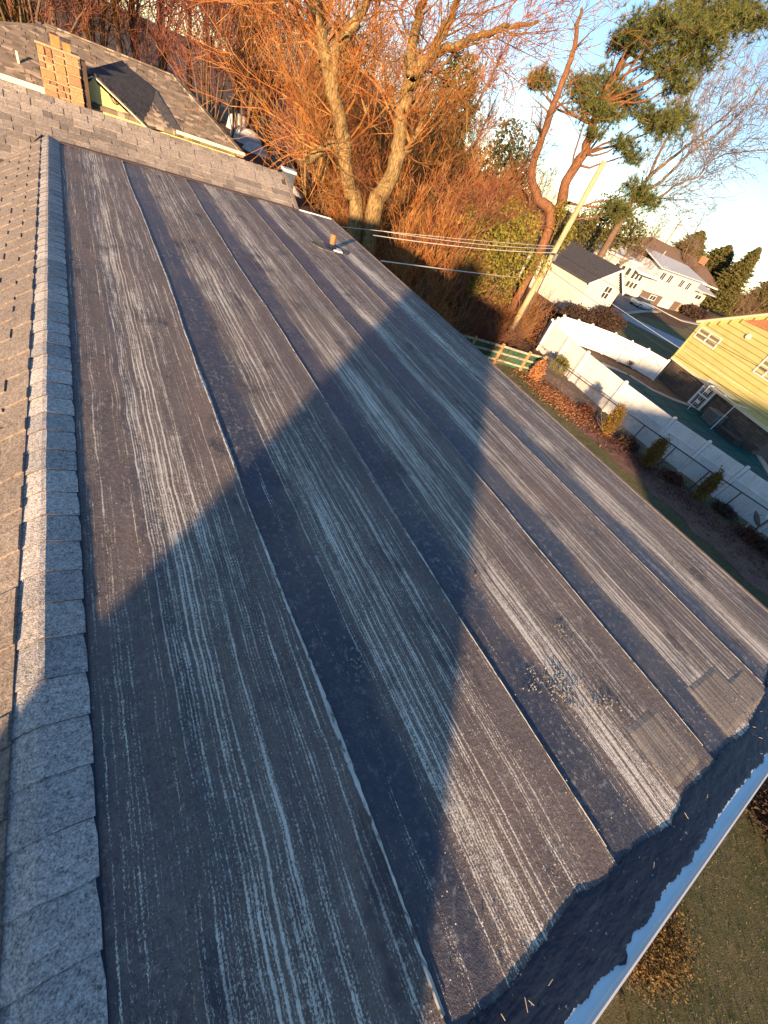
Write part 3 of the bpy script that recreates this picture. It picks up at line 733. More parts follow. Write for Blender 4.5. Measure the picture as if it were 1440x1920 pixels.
for c_ in range(20):
    for s in np.arange(-1.2, 4.2, .26):
        a_, b_ = c_ * .145 + .07, s + .13 * (c_ % 2)
        if inpoly(a_, b_, poly2): rowg.box(PA + dvg * a_ + eu * b_ + ng * .008, (.125, .24, .02), Rg)
rowg.build('raised_shingle', MT['darkroof'], groof)['kind'] = 'stuff'
MB().bar(PA + ng * .015, PB_ + ng * .015, .22, .03, up=ng).build('ridge_cap', MT['darkroof'], groof)
for i in range(9):
    z = gz - .06 - i * .14
    w_ = min(hw - .05, (gz - z) / .60)
    MB().add([(gx - max(.02, w_ - .23), gy, z), (gx + max(.02, w_ - .23), gy, z), (gx + w_, gy - .012, z - .14), (gx - w_, gy - .012, z - .14)], [(0, 3, 2, 1)]).build('siding_board', MT['yellow'], nb_)
MB().box((gx, gy + .05, -4.5), (3.3, .08, 2.6)).build('wall', MT['yellow'], nb_)
for s in (1, -1):
    MB().bar((gx, gy - .1, gz + .02), (gx + s * hw, gy - .1, ez + .02), .05, .10).build('rake_board', MT['yellowtrim'], nb_)
# service cable drip loops on the gable
mb = MB()
for i, (a, b, dz) in enumerate(((1.28, 1.62, .34), (1.42, 1.62, .26), (1.62, 1.86, .22), (1.62, 2.02, .16))):
    pts = []
    for t in np.linspace(0, 1, 9):
        x = gx - .87 + a + (b - a) * t; pts.append((x, gy - .06, -2.62 - .35 * (x - 1.2) * 0 - dz * math.sin(math.pi * t * .75) - .05 * i))
    mb.tube(pts, .013, 5)
mb.build('service_cable', MT['dark_metal'], nb_)
# stone chimney: stones set proud of mortar
ch = thing('stone_chimney', None, None, (0, 0, 0)); del ch
cx0, cx1, cy0, cz1 = -.77, .47, 24.75, -1.98
cho = MB().box(((cx0 + cx1) / 2, cy0 + .30, (G + cz1) / 2), (cx1 - cx0 - .04, .54, cz1 - G)).build('chimney', MT['mortar'], nb_)
r = random.Random(12)
def stone_block(w, h, d, r):
    j = lambda k: r.uniform(-k, k)
    v = [(-w / 2 + j(.012), 0, -h / 2 + j(.012)), (w / 2 + j(.012), 0, -h / 2 + j(.012)), (w / 2 + j(.012), 0, h / 2 + j(.012)), (-w / 2 + j(.012), 0, h / 2 + j(.012))]
    f_ = [(x * .9, -d + j(.008), z * .86) for x, _, z in v]
    return MB().add(v + f_, [(4, 5, 6, 7), (0, 1, 5, 4), (1, 2, 6, 5), (2, 3, 7, 6), (3, 0, 4, 7)]).mesh('stone')
cuts = [cx0, cx0 + .44, cx0 + .80, cx1]
for ca_, cb2 in zip(cuts, cuts[1:]):
    z = cz1
    while z > -4.3:
        h = r.choice((.09, .14, .19, .27, .34)); x = ca_
        while x < cb2 - .05:
            w = min(r.uniform(.16, .46), cb2 - x)
            if cb2 - x - w < .12: w = cb2 - x
            me = stone_block(w - .04, h - .035, .05, r); me.materials.append(MT['stone'])
            obj('stone', me, None, cho, Matrix.Translation((x + w / 2, cy0 + .03, z - h / 2)))
            x += w
        z -= h
MB().box(((cx0 + cx1) / 2, cy0 + .28, cz1 + .03), (cx1 - cx0 + .04, .64, .06)).build('chimney_crown', MT['mortar'], cho)
MB().box((-.19, cy0 + .28, cz1 + .20), (.26, .30, .32)).build('flue', MT['terracotta'], cho)
MB().box((.13, cy0 + .28, cz1 + .15), (.22, .30, .26)).build('flue', MT['terracotta'], cho)
MB().box((.13, cy0 + .28, cz1 + .33), (.32, .36, .07)).build('flue_cap', MT['dark_metal'], cho)
MB().box((-.19, cy0 + .28, cz1 + .38), (.24, .26, .03)).build('flue_cap', MT['dark_metal'], cho)
MB().box((.575, cy0 + .25, (G - 2.0) / 2), (.17, .3, -2.0 - G)).build('dark_flue_chase', pm('dark_stained_wood', (.05, .035, .028), (.09, .06, .045), 8, stretch=(1, 1, .2)), nb_)
MB().tube([(-1.42, EY + .75, -2.85), (-1.42, EY + .75, -2.50)], .04, 8).build('vent_pipe', MT['yellowtrim'], nb_)
MB().box((-2.2, 27.0, -2.22), (.25, .2, .12)).build('roof_vent', MT['white_trim'], nb_)

# ================================================================== vinyl fence round the pool yard
def vinyl(points, label, h=1.9, w=2.4, name='vinyl_fence', rail=True):
    pts = [np.array([*p, G]) for p in points]
    t = thing(name, label, 'fence', tuple(pts[0]))
    for a, b in zip(pts, pts[1:]):
        L = np.linalg.norm(b - a); n_ = max(1, round(L / w)); u = (b - a) / L
        R = np.array([u, np.cross((0, 0, 1), u), (0, 0, 1)]).T
        for i in range(n_ + 1):
            if i == n_ and b is not pts[-1]: continue
            p = a + u * (L * i / n_)
            po = MB().box(p + (0, 0, (h + .05) / 2), (.16, .16, h + .05), R).build('post', MT['vinyl'], t)
            mbc = MB().box(p + (0, 0, h + .065), (.17, .17, .03), R)
            mbc.add([p + R @ np.array(q_) + (0, 0, h + .08) for q_ in ((-.075, -.075, 0), (.075, -.075, 0), (.075, .075, 0), (-.075, .075, 0), (0, 0, .06))], [(0, 1, 4), (1, 2, 4), (2, 3, 4), (3, 0, 4)])
            mbc.build('post_cap', MT['vinyl'], po)
        for i in range(n_):
            p = a + u * (L * (i + .5) / n_); wl = L / n_ - .21
            MB().box(p + (0, 0, h - .06), (wl, .055, .12), R).build('rail', MT['vinyl'], t)
            MB().box(p + (0, 0, .12), (wl, .055, .14), R).build('rail', MT['vinyl'], t)
            MB().box(p + (0, 0, h * .66), (wl, .09, .06), R).build('rail', MT['vinyl'], t)
            nb2 = 10
            mbp = MB()
            for k in range(nb2):
                q_ = p + u * ((k + .5) / nb2 - .5) * wl
                mbp.box(q_ + (0, 0, h / 2 + .02), (wl / nb2 - .006, .018 + .010 * (k % 2), h - .2), R)
            mbp.build('panel', MT['vinyl'], t)
    return t
vinyl([(25.7, 18.6), (24.9, 14.6), (24.4, 11.2), (24.25, 7.8), (24.7, 3.9), (25.2, -.9), (25.6, -6)], 'tall white vinyl fence running beside the chain link fence and bronze shrubs', 1.9)
vinyl([(25.7, 18.6), (26.5, 19.4)], 'short end of white vinyl fence facing the woods at the corner', 1.85, .9)
vinyl([(26.55, 19.45), (30.2, 21.3), (33.2, 20.6), (35.3, 19.6), (37.3, 17.4), (37.85, 15.7)], 'white vinyl fence on the far side of the pool yard', 1.75, 1.9)
# wispy vines on the far fence
rng = np.random.default_rng(21); segs = []
for (a, b) in (((35.2, 19.5), (37.2, 17.3)), ((37.3, 17.2), (37.75, 15.9))):
    p = np.array([*a, G + 1.3]); e = np.array([*b, G + 1.0])
    for k in range(14):
        q_ = p + (e - p) / (14 - k) + np.array([0, 0, rng.normal(0, .07)]) * 1.0
        segs.append((p[0] - .08, p[1] - .08, p[2], q_[0] - .08, q_[1] - .08, q_[2], .012, .010)); p = q_
tag(obj('fence_vine', seg_mesh('fence_vine', segs, 4), MT['darkshrub']), 'thin bare vine strung along the far white fence', 'vine')

# ================================================================== chain link fence
cl_pts = [np.array([x, y, G]) for x, y in ((22.1, 15.3), (22.4, 11.4), (22.8, 8.2), (23.35, 4.6), (24.1, 1.6), (24.9, -2))]
clf = thing('chain_link_fence', 'low chain link fence with a dark top rail in front of the white vinyl fence', 'fence', tuple(cl_pts[0]))
mb = MB(); H1 = 1.22
for a, b in zip(cl_pts, cl_pts[1:]): mb.bar(a + (0, 0, H1), b + (0, 0, H1), .045)
mb.build('top_rail', MT['dark_metal'], clf)
for a, b in zip(cl_pts, cl_pts[1:]):
    L = np.linalg.norm(b - a)
    for i in range(2):
        p = a + (b - a) * (i / 2); MB().tube([p, p + (0, 0, H1)], .028, 8).build('post', MT['dark_metal'], clf)
segs = []
for a, b in zip(cl_pts, cl_pts[1:]):
    L = np.linalg.norm(b - a); u = (b - a) / L; st = .085
    for s in np.arange(-H1, L, st):
        for sgn in (1, -1):
            s0, s1 = (s, s + H1); z0, z1 = (0, H1)
            if s0 < 0: z0 = -s0; s0 = 0
            if s1 > L: z1 = H1 - (s1 - L); s1 = L
            if z1 <= z0: continue
            if sgn < 0: z0, z1 = H1 - z0, H1 - z1
            p = a + u * s0; q_ = a + u * s1
            segs.append((p[0], p[1], G + z0, q_[0], q_[1], G + z1, .0032, .0032))
obj('wire_mesh', seg_mesh('wire_mesh', segs, 3), MT['metal'], clf)['kind'] = 'stuff'

# ================================================================== post and rail fence with green netting
pr = thing('post_and_rail_fence', 'wooden post and rail fence with green netting at the lawn end', 'fence', (19, 15.9, G))
prp = [np.array([x, y, G]) for x, y in ((15.2, 16.9), (17.1, 16.4), (18.93, 15.9), (20.68, 15.3), (21.85, 15.0))]
MT['orange_post'] = pm('orange_cedar_post', (.36, .19, .08), (.46, .26, .12), 10, .85, stretch=(1, 1, .2))  # orange of the wood itself, with upright grain
MT['rail_wood'] = pm('weathered_green_rail', (.22, .24, .18), (.32, .33, .26), 6, .9)
MT['netting'] = pm('green_netting', (.015, .05, .035), (.03, .085, .06), 3, .9, c3=(.06, .11, .04), scale3=12)
for i, p in enumerate(prp):
    MB().bar(p, p + (0.02, 0, 1.22), .13, .11, up=(0, 1, 0)).build('post', MT['orange_post'], pr)
for a, b in zip(prp, prp[1:]):
    for zz in (1.08, .68, .28):
        MB().bar(a + (0, -.0, zz), b + (0, .0, zz + random.uniform(-.03, .03)), .06, .11).build('rail', MT['rail_wood'], pr)
    d = b - a; L = np.linalg.norm(d); u = d / L; R = np.array([u, np.cross((0, 0, 1), u), (0, 0, 1)]).T
    MB().box((a + b) / 2 + R @ np.array([0, .06, 0]) + (0, 0, .55), (L, .008, 1.02), R).build('netting', MT['netting'], pr)

# ================================================================== pool
out = [(30.2, 17.6), (32.3, 17.3), (34.1, 15.9), (34.5, 13.8), (35.8, 12.5), (37.6, 11.6), (38.2, 10), (37.7, 7.9), (36.4, 6), (33.7, 4.1), (30.2, 3.4), (28.2, 5.5), (27.6, 9), (27.9, 13), (28.6, 16)]
pool = thing('swimming_pool', 'irregular swimming pool closed with a dark teal winter cover', 'pool', (32, 10, G))
MT['cover'] = pm('teal_pool_cover', (.002, .075, .085), (.004, .10, .105), .8, .8, bump=.01, bscale=6)
MB().prism(out, G + .03, G + .11).build('cover', MT['cover'], pool)
mb = MB()
def inside(x, y):
    c_ = False; j = len(out) - 1
    for i in range(len(out)):
        if (out[i][1] > y) != (out[j][1] > y) and x < (out[j][0] - out[i][0]) * (y - out[i][1]) / (out[j][1] - out[i][1]) + out[i][0]: c_ = not c_
        j = i
    return c_
for k in range(-30, 60):
    for (ax, ay, dx, dy) in ((28 + k * 1.5, 0, .35, .94), (20, k * 1.5, .94, -.35)):
        run = [s for s in np.arange(-5, 40, .25) if inside(ax + dx * s, ay + dy * s)]
        if run: mb.bar((ax + dx * run[0], ay + dy * run[0], G + .114), (ax + dx * run[-1], ay + dy * run[-1], G + .114), .05, .012)
mb.build('cover_strap', pm('dark_strap', (.003, .04, .045), (.004, .05, .05), 3), pool)
r = random.Random(3)
for i in range(len(out)):
    a = np.array(out[i]); b = np.array(out[(i + 1) % len(out)]); L = np.linalg.norm(b - a); u = (b - a) / L; nn_ = np.array([u[1], -u[0]])
    if not inside(*(a + b) / 2 - nn_ * .1): nn_ = -nn_
    m_ = max(1, round(L / .7))
    for k in range(m_):
        c_ = a + u * L * (k + .5) / m_ + nn_ * .28
        ang = math.atan2(u[1], u[0]); R = np.array([[math.cos(ang), -math.sin(ang), 0], [math.sin(ang), math.cos(ang), 0], [0, 0, 1]])
        MB().box((c_[0], c_[1], G + .07 + r.uniform(0, .015)), (L / m_ - .03, .5, .12), R).build('coping_stone', MT['concrete'], pool)

# ================================================================== yellow sided house on the right
wu = np.array([.358, .934, 0.]); wu /= np.linalg.norm(wu)       # along the wall, away from the viewer
wn_ = np.array([-wu[1], wu[0], 0.])                              # out of the wall, towards the pool
W0 = np.array([38.2, 12.35, 0.])
yh = thing('yellow_siding_house', 'bright yellow sided house with a stone lower storey beside the pool', 'house', (42, 10, G))
RW = np.array([wu, -wn_, (0, 0, 1)]).T
def WP(t, z, out_=0.0): return W0 + wu * t + wn_ * out_ + np.array([0, 0, z])
def wallpt(px, py):
    r_ = ray(px, py); s = (W0 @ wn_) / (r_ @ wn_); p = r_ * s; return float((p - W0) @ wu), float(p[2])
T1, T0 = 4.32, -6.6; ZB = -5.78; ZE = -2.84; TP = (T1 + T0) / 2; ZP = ZE + .5 * (T1 - TP)
DEP = 11
def wbox(t0, t1, z0, z1, o0, o1): return (WP((t0 + t1) / 2, (z0 + z1) / 2, (o0 + o1) / 2), (abs(t1 - t0), abs(o1 - o0), abs(z1 - z0)), RW)
MB().box(*wbox(T0 + .1, T1 - .1, G, ZB - .05, -DEP, -.10)).build('lower_wall', pm('dark_mortar', (.10, .08, .065), (.15, .12, .10), 10), yh)
MB().box(*wbox(T0 + .05, T1 - .05, ZB - .05, ZE, -DEP, -.06)).build('upper_wall', MT['yellow'], yh)
MB().slab([WP(T0, ZE, -.06), WP(T1, ZE, -.06), WP(TP, ZP, -.06)], -wn_, .1).build('gable_wall', MT['yellow'], yh)
bh = .36; z = ZB; i = 0
while z < ZP - .05:
    a0, a1 = T0, T1
    if z + bh > ZE: k = (z + bh - ZE) / .5; a0, a1 = T0 + k, T1 - k
    if a1 - a0 > .1:
        MB().add([WP(a0, z, .030), WP(a1, z, .030), WP(a1, z + bh * .92, .004), WP(a0, z + bh * .92, .004), WP(a0, z, -.03), WP(a1, z, -.03)],
                 [(0, 3, 2, 1), (0, 1, 5, 4)]).build('siding_board', MT['yellow'], yh)
    z += bh; i += 1
MB().box(*wbox(T1 - .03, T1 + .10, ZB, ZE + .05, -.06, .035)).build('corner_board', MT['yellow'], yh)
MB().box(*wbox(T0 - .02, T1 + .08, ZB - .20, ZB - .003, -.06, .09)).build('band_board', MT['yellowtrim'], yh)
for s, ta in ((1, T1 + .35), (-1, T0 - .35)):
    MB().bar(WP(ta, ZE - .17, .12), WP(TP, ZP + .05, .12), .28, .14).build('rake_board', MT['yellowtrim'], yh)
MB().slab([WP(T1 + .45, ZE - .15, .27), WP(TP, ZP + .13, .27), WP(TP, ZP + .13, -DEP), WP(T1 + .45, ZE - .15, -DEP)], (0, 0, 1), .08).build('roof', MT['brownroof'], yh)
MB().slab([WP(T0 - .45, ZE - .15, .27), WP(TP, ZP + .13, .27), WP(TP, ZP + .13, -DEP), WP(T0 - .45, ZE - .15, -DEP)], (0, 0, 1), .08).build('roof', MT['brownroof'], yh)
# stone courses of the lower storey
r = random.Random(9); smesh = []
for k in range(8):
    me = stone_block(.46 + .05 * (k % 4), .17, .05, r); me.materials.append(MT['hstone']); smesh.append(me)
dl, dr = wallpt(*z4(1080, 760))[0], wallpt(*z4(1125, 780))[0]
dA, dB = -1.10, .02
cnt = 0
for c_ in range(8):
    t = T0 + .1 + r.uniform(0, .3)
    while t < T1 - .35:
        if not (dA - .35 < t < dB + .35 and c_ * .2 < 2.3):
            M = Matrix(((wu[0], -wn_[0], 0, 0), (wu[1], -wn_[1], 0, 0), (0, 0, 1, 0), (0, 0, 0, 1)))
            p = WP(t, G + .12 + c_ * .205, -.10)
            obj('stone', smesh[r.randrange(8)], None, yh, Matrix.Translation(p) @ M); cnt += 1
        t += .56
# barred door
dz0, dz1 = G + .08, G + 2.0
door = MB().box(*wbox(dA, dB, dz0, dz1, -.08, .00)).build('door', MT['glass'], yh)
fr = MB()
for (a, b, c_, d) in ((dA - .1, dA + .06, dz0 - .03, dz1 + .1), (dB - .06, dB + .1, dz0 - .03, dz1 + .1), (dA + .061, dB - .061, dz1 - .06, dz1 + .1), (dA + .061, dB - .061, dz0 - .03, dz0 + .06), (dA + .061, dB - .061, dz0 + .88, dz0 + .99)):
    fr.box(*wbox(a, b, c_, d, -.05, .05))
fr.build('door_frame', MT['white_trim'], door)
br = MB()
for k in range(5):
    t = dA + .16 + k * (dB - dA - .32) / 4; br.box(*wbox(t - .012, t + .012, dz0 + .06, dz1 - .06, .012, .03))
for zz in (dz0 + .45, dz0 + 1.35): 
    br.box(*wbox(dA + .33, dB - .33, zz - .12, zz + .12, .031, .037))
br.build('door_grille', MT['white_trim'], door)
# windows of the upper storey
def wwin(t0, t1, z0, z1, split, parent=yh, mat='blind'):
    w_ = MB().box(*wbox(t0, t1, z0, z1, -.05, .016)).build('window', MT[mat], parent); f_ = MB(); fw = .085
    for (a, b, c_, d) in ((t0 - fw, t1 + fw, z1, z1 + fw), (t0 - fw, t1 + fw, z0 - fw, z0), (t0 - fw, t0, z0, z1), (t1, t1 + fw, z0, z1)): f_.box(*wbox(a, b, c_, d, -.05, .05))
    if split: f_.box(*wbox((t0 + t1) / 2 - .06, (t0 + t1) / 2 + .06, z0, z1, -.05, .046))
    f_.box(*wbox(t0, t1, (z0 + z1) / 2 - .03, (z0 + z1) / 2 + .03, -.05, .032)); f_.build('window_frame', MT['white_trim'], w_)
Zp = lambda a, b: (1000 + a / 3.2727, 420 + b / 3.2727)
ta, za = wallpt(*Zp(985, 690)); tb, zb = wallpt(*Zp(1105, 765)); tc, zc = wallpt(*Zp(1160, 705)); td, zd = wallpt(*Zp(1035, 635))
wwin(min(tb, tc) + .05, max(ta, td) - .05, (za + zb) / 2 + .03, (zc + zd) / 2 - .03, True)
te, ze_ = wallpt(*Zp(1355, 905)); wwin(te - 1.5, te, ze_ + .02, ze_ + 1.1, True)
tv, zv = wallpt(*Zp(1322, 692)); MB().tube([WP(tv, zv, .0), WP(tv, zv, .10)], .17, 12).build('round_wall_vent', MT['white_trim'], yh)
# brick coloured panel high in the gable
t_a, z_a = wallpt(*Zp(1297, 592)); t_b, z_b = wallpt(*Zp(1440, 660))
MB().slab([WP(t_a, z_a - .02, .016), WP(t_b - 1.5, z_b - (z_a - z_b) * .9, .016), WP(TP - .2, ZP - .30, .016)], wn_, .03).build('brick_gable_panel', MT['brick'], yh)
# small patio cover frame, boxes and unit against the wall
pf = thing('patio_canopy_frame', 'thin white metal canopy frame standing against the yellow house', 'canopy frame', tuple(WP(-3.2, G, .9)))
for (t, o_) in ((-1.6, 1.6), (-4.2, 1.6)): MB().tube([WP(t, G, o_), WP(t, G + 2.1, o_)], .03, 6).build('leg', MT['white_trim'], pf)
for (a, b) in (((-1.6, 1.6), (-4.2, 1.6)), ((-1.6, .12), (-1.6, 1.6)), ((-4.2, .12), (-4.2, 1.6)), ((-2.9, .12), (-2.9, 1.6))):
    MB().bar(WP(a[0], G + 2.13, a[1]), WP(b[0], G + 2.13, b[1]), .05).build('rail', MT['white_trim'], pf)
MB().slab([WP(-1.5, G + 2.165, .15), WP(-3.3, G + 2.165, .15), WP(-3.3, G + 2.165, 1.3), WP(-1.5, G + 2.165, 1.3)], (0, 0, 1), .012).build('canopy_panel', pm('pale_green_panel', (.5, .62, .5), (.6, .7, .58), 2, .4), pf)
ac = thing('air_conditioner', 'grey boxy unit beside the stone wall under the canopy frame', 'air conditioner', tuple(WP(-3.0, G, .7)))
MB().box(*wbox(-3.6, -2.5, G, G + .95, .3, 1.1)).build('cabinet', pm('grey_unit', (.13, .14, .15), (.2, .21, .22), 5, .6), ac)
MB().box(*wbox(-3.64, -2.46, G + .951, G + 1.0, .26, 1.14)).build('lid', MT['metal'], ac)
for k in range(6): MB().box(*wbox(-3.5, -2.6, G + .12 + k * .13, G + .17 + k * .13, 1.101, 1.115)).build('louver', MT['dark_metal'], ac)
bk = thing('storage_box', 'low black storage box to the right of the grey unit', 'storage box', tuple(WP(-5, G, .8)))
MB().box(*wbox(-5.9, -4.3, G, G + .5, .4, 1.3)).build('box_body', MT['dark_metal'], bk)
MB().box(*wbox(-5.95, -4.25, G + .501, G + .56, .35, 1.35)).build('lid', pm('dark_lid', (.05, .05, .055), (.08, .08, .085), 4), bk)

# ================================================================== white garage-like house
wg = thing('white_cottage', 'small white gabled house with a dark roof behind the hedge', 'house', (44, 31, G))
gx0, gx1, gy0 = 41.2, 46.9, 28.6; gez = -4.45; gpx, gpz = 44.6, -2.72
MB().box(((gx0 + gx1) / 2, gy0 + 4.55, (G + gez) / 2), (gx1 - gx0 - .1, 9, gez - G)).build('wall', MT['white_siding'], wg)
z = G + .05
while z < gpz - .1:
    a0, a1 = gx0, gx1
    if z + .2 > gez: k = (z + .2 - gez); a0, a1 = gx0 + k * (gpx - gx0) / (gpz - gez), gx1 - k * (gx1 - gpx) / (gpz - gez)
    if a1 - a0 > .1: MB().add([(a0, gy0 - .012, z), (a1, gy0 - .012, z), (a1, gy0 + .012, z + .2), (a0, gy0 + .012, z + .2), (a0, gy0 + .06, z), (a1, gy0 + .06, z)], [(0, 1, 2, 3), (0, 4, 5, 1)]).build('siding_board', MT['white_siding'], wg)
    z += .2
MB().slab([(gx0 - .4, gy0 - .3, gez - .12), (gpx, gy0 - .3, gpz + .06), (gpx, gy0 + 9.3, gpz + .06), (gx0 - .4, gy0 + 9.3, gez - .12)], (0, 0, 1), .12).build('roof', MT['darkroof'], wg)
MB().slab([(gx1 + .4, gy0 - .3, gez - .12), (gpx, gy0 - .3, gpz + .06), (gpx, gy0 + 9.3, gpz + .06), (gx1 + .4, gy0 + 9.3, gez - .12)], (0, 0, 1), .12).build('roof', MT['darkroof'], wg)
for a in (gx0 - .4, gx1 + .4): MB().bar((a, gy0 - .33, gez - .13), (gpx, gy0 - .33, gpz + .05), .05, .2).build('rake_board', MT['white_trim'], wg)
def ywin(parent, x0, x1, z0, z1, y, mat='glass', bars=(1, 1), fm='white_trim', fw=.08):
    w_ = MB().box(((x0 + x1) / 2, y, (z0 + z1) / 2), (x1 - x0, .06, z1 - z0)).build('window', MT[mat], parent); f_ = MB()
    f_.box(((x0 + x1) / 2, y - .02, z1 + fw / 2), (x1 - x0 + 2 * fw, .09, fw)); f_.box(((x0 + x1) / 2, y - .02, z0 - fw / 2), (x1 - x0 + 2 * fw, .09, fw))
    f_.box((x0 - fw / 2, y - .02, (z0 + z1) / 2), (fw, .088, z1 - z0)); f_.box((x1 + fw / 2, y - .02, (z0 + z1) / 2), (fw, .088, z1 - z0))
    for k in range(1, bars[0] + 1): f_.box((x0 + (x1 - x0) * k / (bars[0] + 1), y - .02, (z0 + z1) / 2), (.05, .084, z1 - z0))
    for k in range(1, bars[1] + 1): f_.box(((x0 + x1) / 2, y - .02, z0 + (z1 - z0) * k / (bars[1] + 1)), (x1 - x0, .080, .05))
    f_.build('window_frame', MT[fm], w_)
pA = hity(*z5(325, 400), gy0); pB = hity(*z5(385, 365), gy0)
ywin(wg, 44.15, 45.35, -5.45, -4.35, gy0 - .01)
ywin(wg, 43.6, 44.5, -7.3, -6.85, gy0 - .01, bars=(1, 0))

# ================================================================== split level house across the street
SY = 46.0
sp = thing('grey_split_level_house', 'long pale grey split level house with paired windows and a white garage door', 'house', (92, SY, G))
spf = lambda a, b: hity(*z5(a, b), SY)
sp_boxes = []
MB().box((90.6, SY + 5, -3.9), (16.0, 9.9, 4.2)).build('upper_wall', MT['grey_siding'], sp)
MB().box((90.6, SY + 5.2, -7.1), (14.6, 9.5, 2.3)).build('lower_wall', MT['hstone'], sp)
MB().box((80.0, SY + 5.2, -5.6), (7.0, 8.5, 3.6)).build('entry_wall', MT['white_siding'], sp)
MB().box((102.2, SY + 5.2, -4.9), (7.2, 9.0, 2.6)).build('side_wall', MT['white_siding'], sp)
MB().box((102.2, SY + 5.4, -7.0), (6.8, 8.8, 1.6)).build('side_lower_wall', MT['mortar'], sp)
MB().slab([(81.6, SY - .6, -2.2), (99.4, SY - .6, -1.85), (99.4, SY + 5, -.7), (81.6, SY + 5, -.7)], (0, 0, 1), .18).build('roof', MT['greyroof'], sp)
MB().slab([(81.6, SY + 10.6, -2.0), (99.4, SY + 10.6, -2.0), (99.4, SY + 5, -.7), (81.6, SY + 5, -.7)], (0, 0, 1), .18).build('roof', MT['greyroof'], sp)
MB().slab([(98.8, SY - .6, -3.2), (107, SY - .6, -3.2), (107, SY + 5, -2.0), (98.8, SY + 5, -2.0)], (0, 0, 1), .16).build('roof', MT['greyroof'], sp)
MB().slab([(75.3, SY - .9, -3.75), (83.0, SY - .9, -3.75), (83.0, SY + 5, -2.6), (75.3, SY + 5, -2.6)], (0, 0, 1), .16).build('roof', MT['white_trim'], sp)
MB().box((79.2, SY - .95, -3.72), (7.6, .1, .3)).build('fascia', MT['white_trim'], sp)
for c_ in (83.9, 86.6, 91.3, 94.2): ywin(sp, c_ - .1, c_ + 1.3, -3.75, -2.55 - .0, SY - .0, bars=(1, 0))
for k in range(3): ywin(sp, 77.1 + k * 1.25, 78.0 + k * 1.25, -5.0, -4.25, SY + .9, mat='glass', bars=(0, 0))
for k in range(3): ywin(sp, 77.1 + k * 1.25, 78.0 + k * 1.25, -6.3, -5.45, SY + .9, mat='glass', bars=(0, 0))
ywin(sp, 86.0, 88.0, -7.0, -6.3, SY + .42, bars=(1, 0)); ywin(sp, 101.5, 104, -4.6, -3.9, SY + .66, bars=(1, 0))
gd = MB().box((92.6, SY + .40, -6.85), (4.6, .12, 1.75)).build('garage_door', MT['white_trim'], sp)
for k in range(4): MB().box((92.6, SY + .335, -7.5 + k * .43), (4.5, .02, .39)).build('door_panel', MT['white_siding'], gd)
MB().tube([(88.9, SY + 4.9, -.8), (88.9, SY + 4.9, .1)], .12, 8).build('vent_pipe', MT['metal'], sp)
# brown roofed house behind it
bh_ = thing('brown_roof_house', 'long low house with a brown hipped roof right of the grey split level', 'house', (125, 66, G))
MB().box((124, 68, -5.0), (34, 12, 5.2)).build('wall', MT['wall'], bh_)
MB().slab([(104, 60.5, -2.6), (143, 60.5, -2.6), (137, 68, 1.2), (110, 68, 1.2)], (0, 0, 1), .2).build('roof', MT['brownroof'], bh_)
MB().slab([(143, 60.5, -2.6), (137, 68, 1.2), (143, 75.5, -2.6)], (0, 0, 1), .2).build('roof', MT['brownroof'], bh_)
MB().slab([(104, 75.5, -2.6), (143, 75.5, -2.6), (137, 68, 1.2), (110, 68, 1.2)], (0, 0, 1), .2).build('roof', MT['brownroof'], bh_)
MB().slab([(104, 60.5, -2.6), (110, 68, 1.2), (104, 75.5, -2.6)], (0, 0, 1), .2).build('roof', MT['brownroof'], bh_)
MB().box((134, 66, 1.5), (1.6, 1.2, 1.6)).build('chimney', MT['brick'], bh_)
MB().box((124, 60.4, -2.55), (39, .15, .3)).build('fascia', MT['white_trim'], bh_)
for c_ in (112, 118, 124, 130): ywin(bh_, c_, c_ + 2.2, -4.6, -3.4, 61.97, bars=(1, 0))
gs = thing('white_garden_wall', 'low white mottled wall left of the brown roofed house', 'wall', (112, 50, G))
MB().box((112.5, 52, -6.9), (9, .4, 1.5)).build('wall_face', MT['snow'], gs); MB().box((112.5, 52, -6.12), (9.2, .6, .1)).build('coping', MT['concrete'], gs)
sh = thing('yellow_shed', 'tiny bright yellow house showing behind the grey roof, beside the leaning pole', 'house', (92, 62, G))
c0 = hitd(*z5(655, 175), 118)
MB().box((c0[0], c0[1], (G + c0[2]) / 2), (4.5, 4, c0[2] - G)).build('wall', MT['yellow'], sh); MB().prism([(c0[0] - 2.5, c0[1] - 2.2), (c0[0] + 2.5, c0[1] - 2.2), (c0[0] + 2.5, c0[1] + 2.2), (c0[0] - 2.5, c0[1] + 2.2)], c0[2], c0[2] + .2).build('roof', MT['brownroof'], sh)
wb = thing('white_outbuilding', 'small white building with green shutters among the trees behind the cottage', 'house', (62, 49, G))
c0 = hitd(*z5(470, 215), 82)
MB().box((c0[0], c0[1] + 2, (G + c0[2] + .8) / 2), (6.5, 4, c0[2] + .8 - G)).build('wall', MT['white_siding'], wb)
for k in range(3): ywin(wb, c0[0] - 2.4 + k * 1.8, c0[0] - 1.4 + k * 1.8, c0[2] - .9, c0[2] + .1, c0[1] - .02, bars=(0, 0))
MB().box((c0[0], c0[1] + 2, c0[2] + .95), (7.2, 4.8, .28)).build('roof', MT['white_trim'], wb)

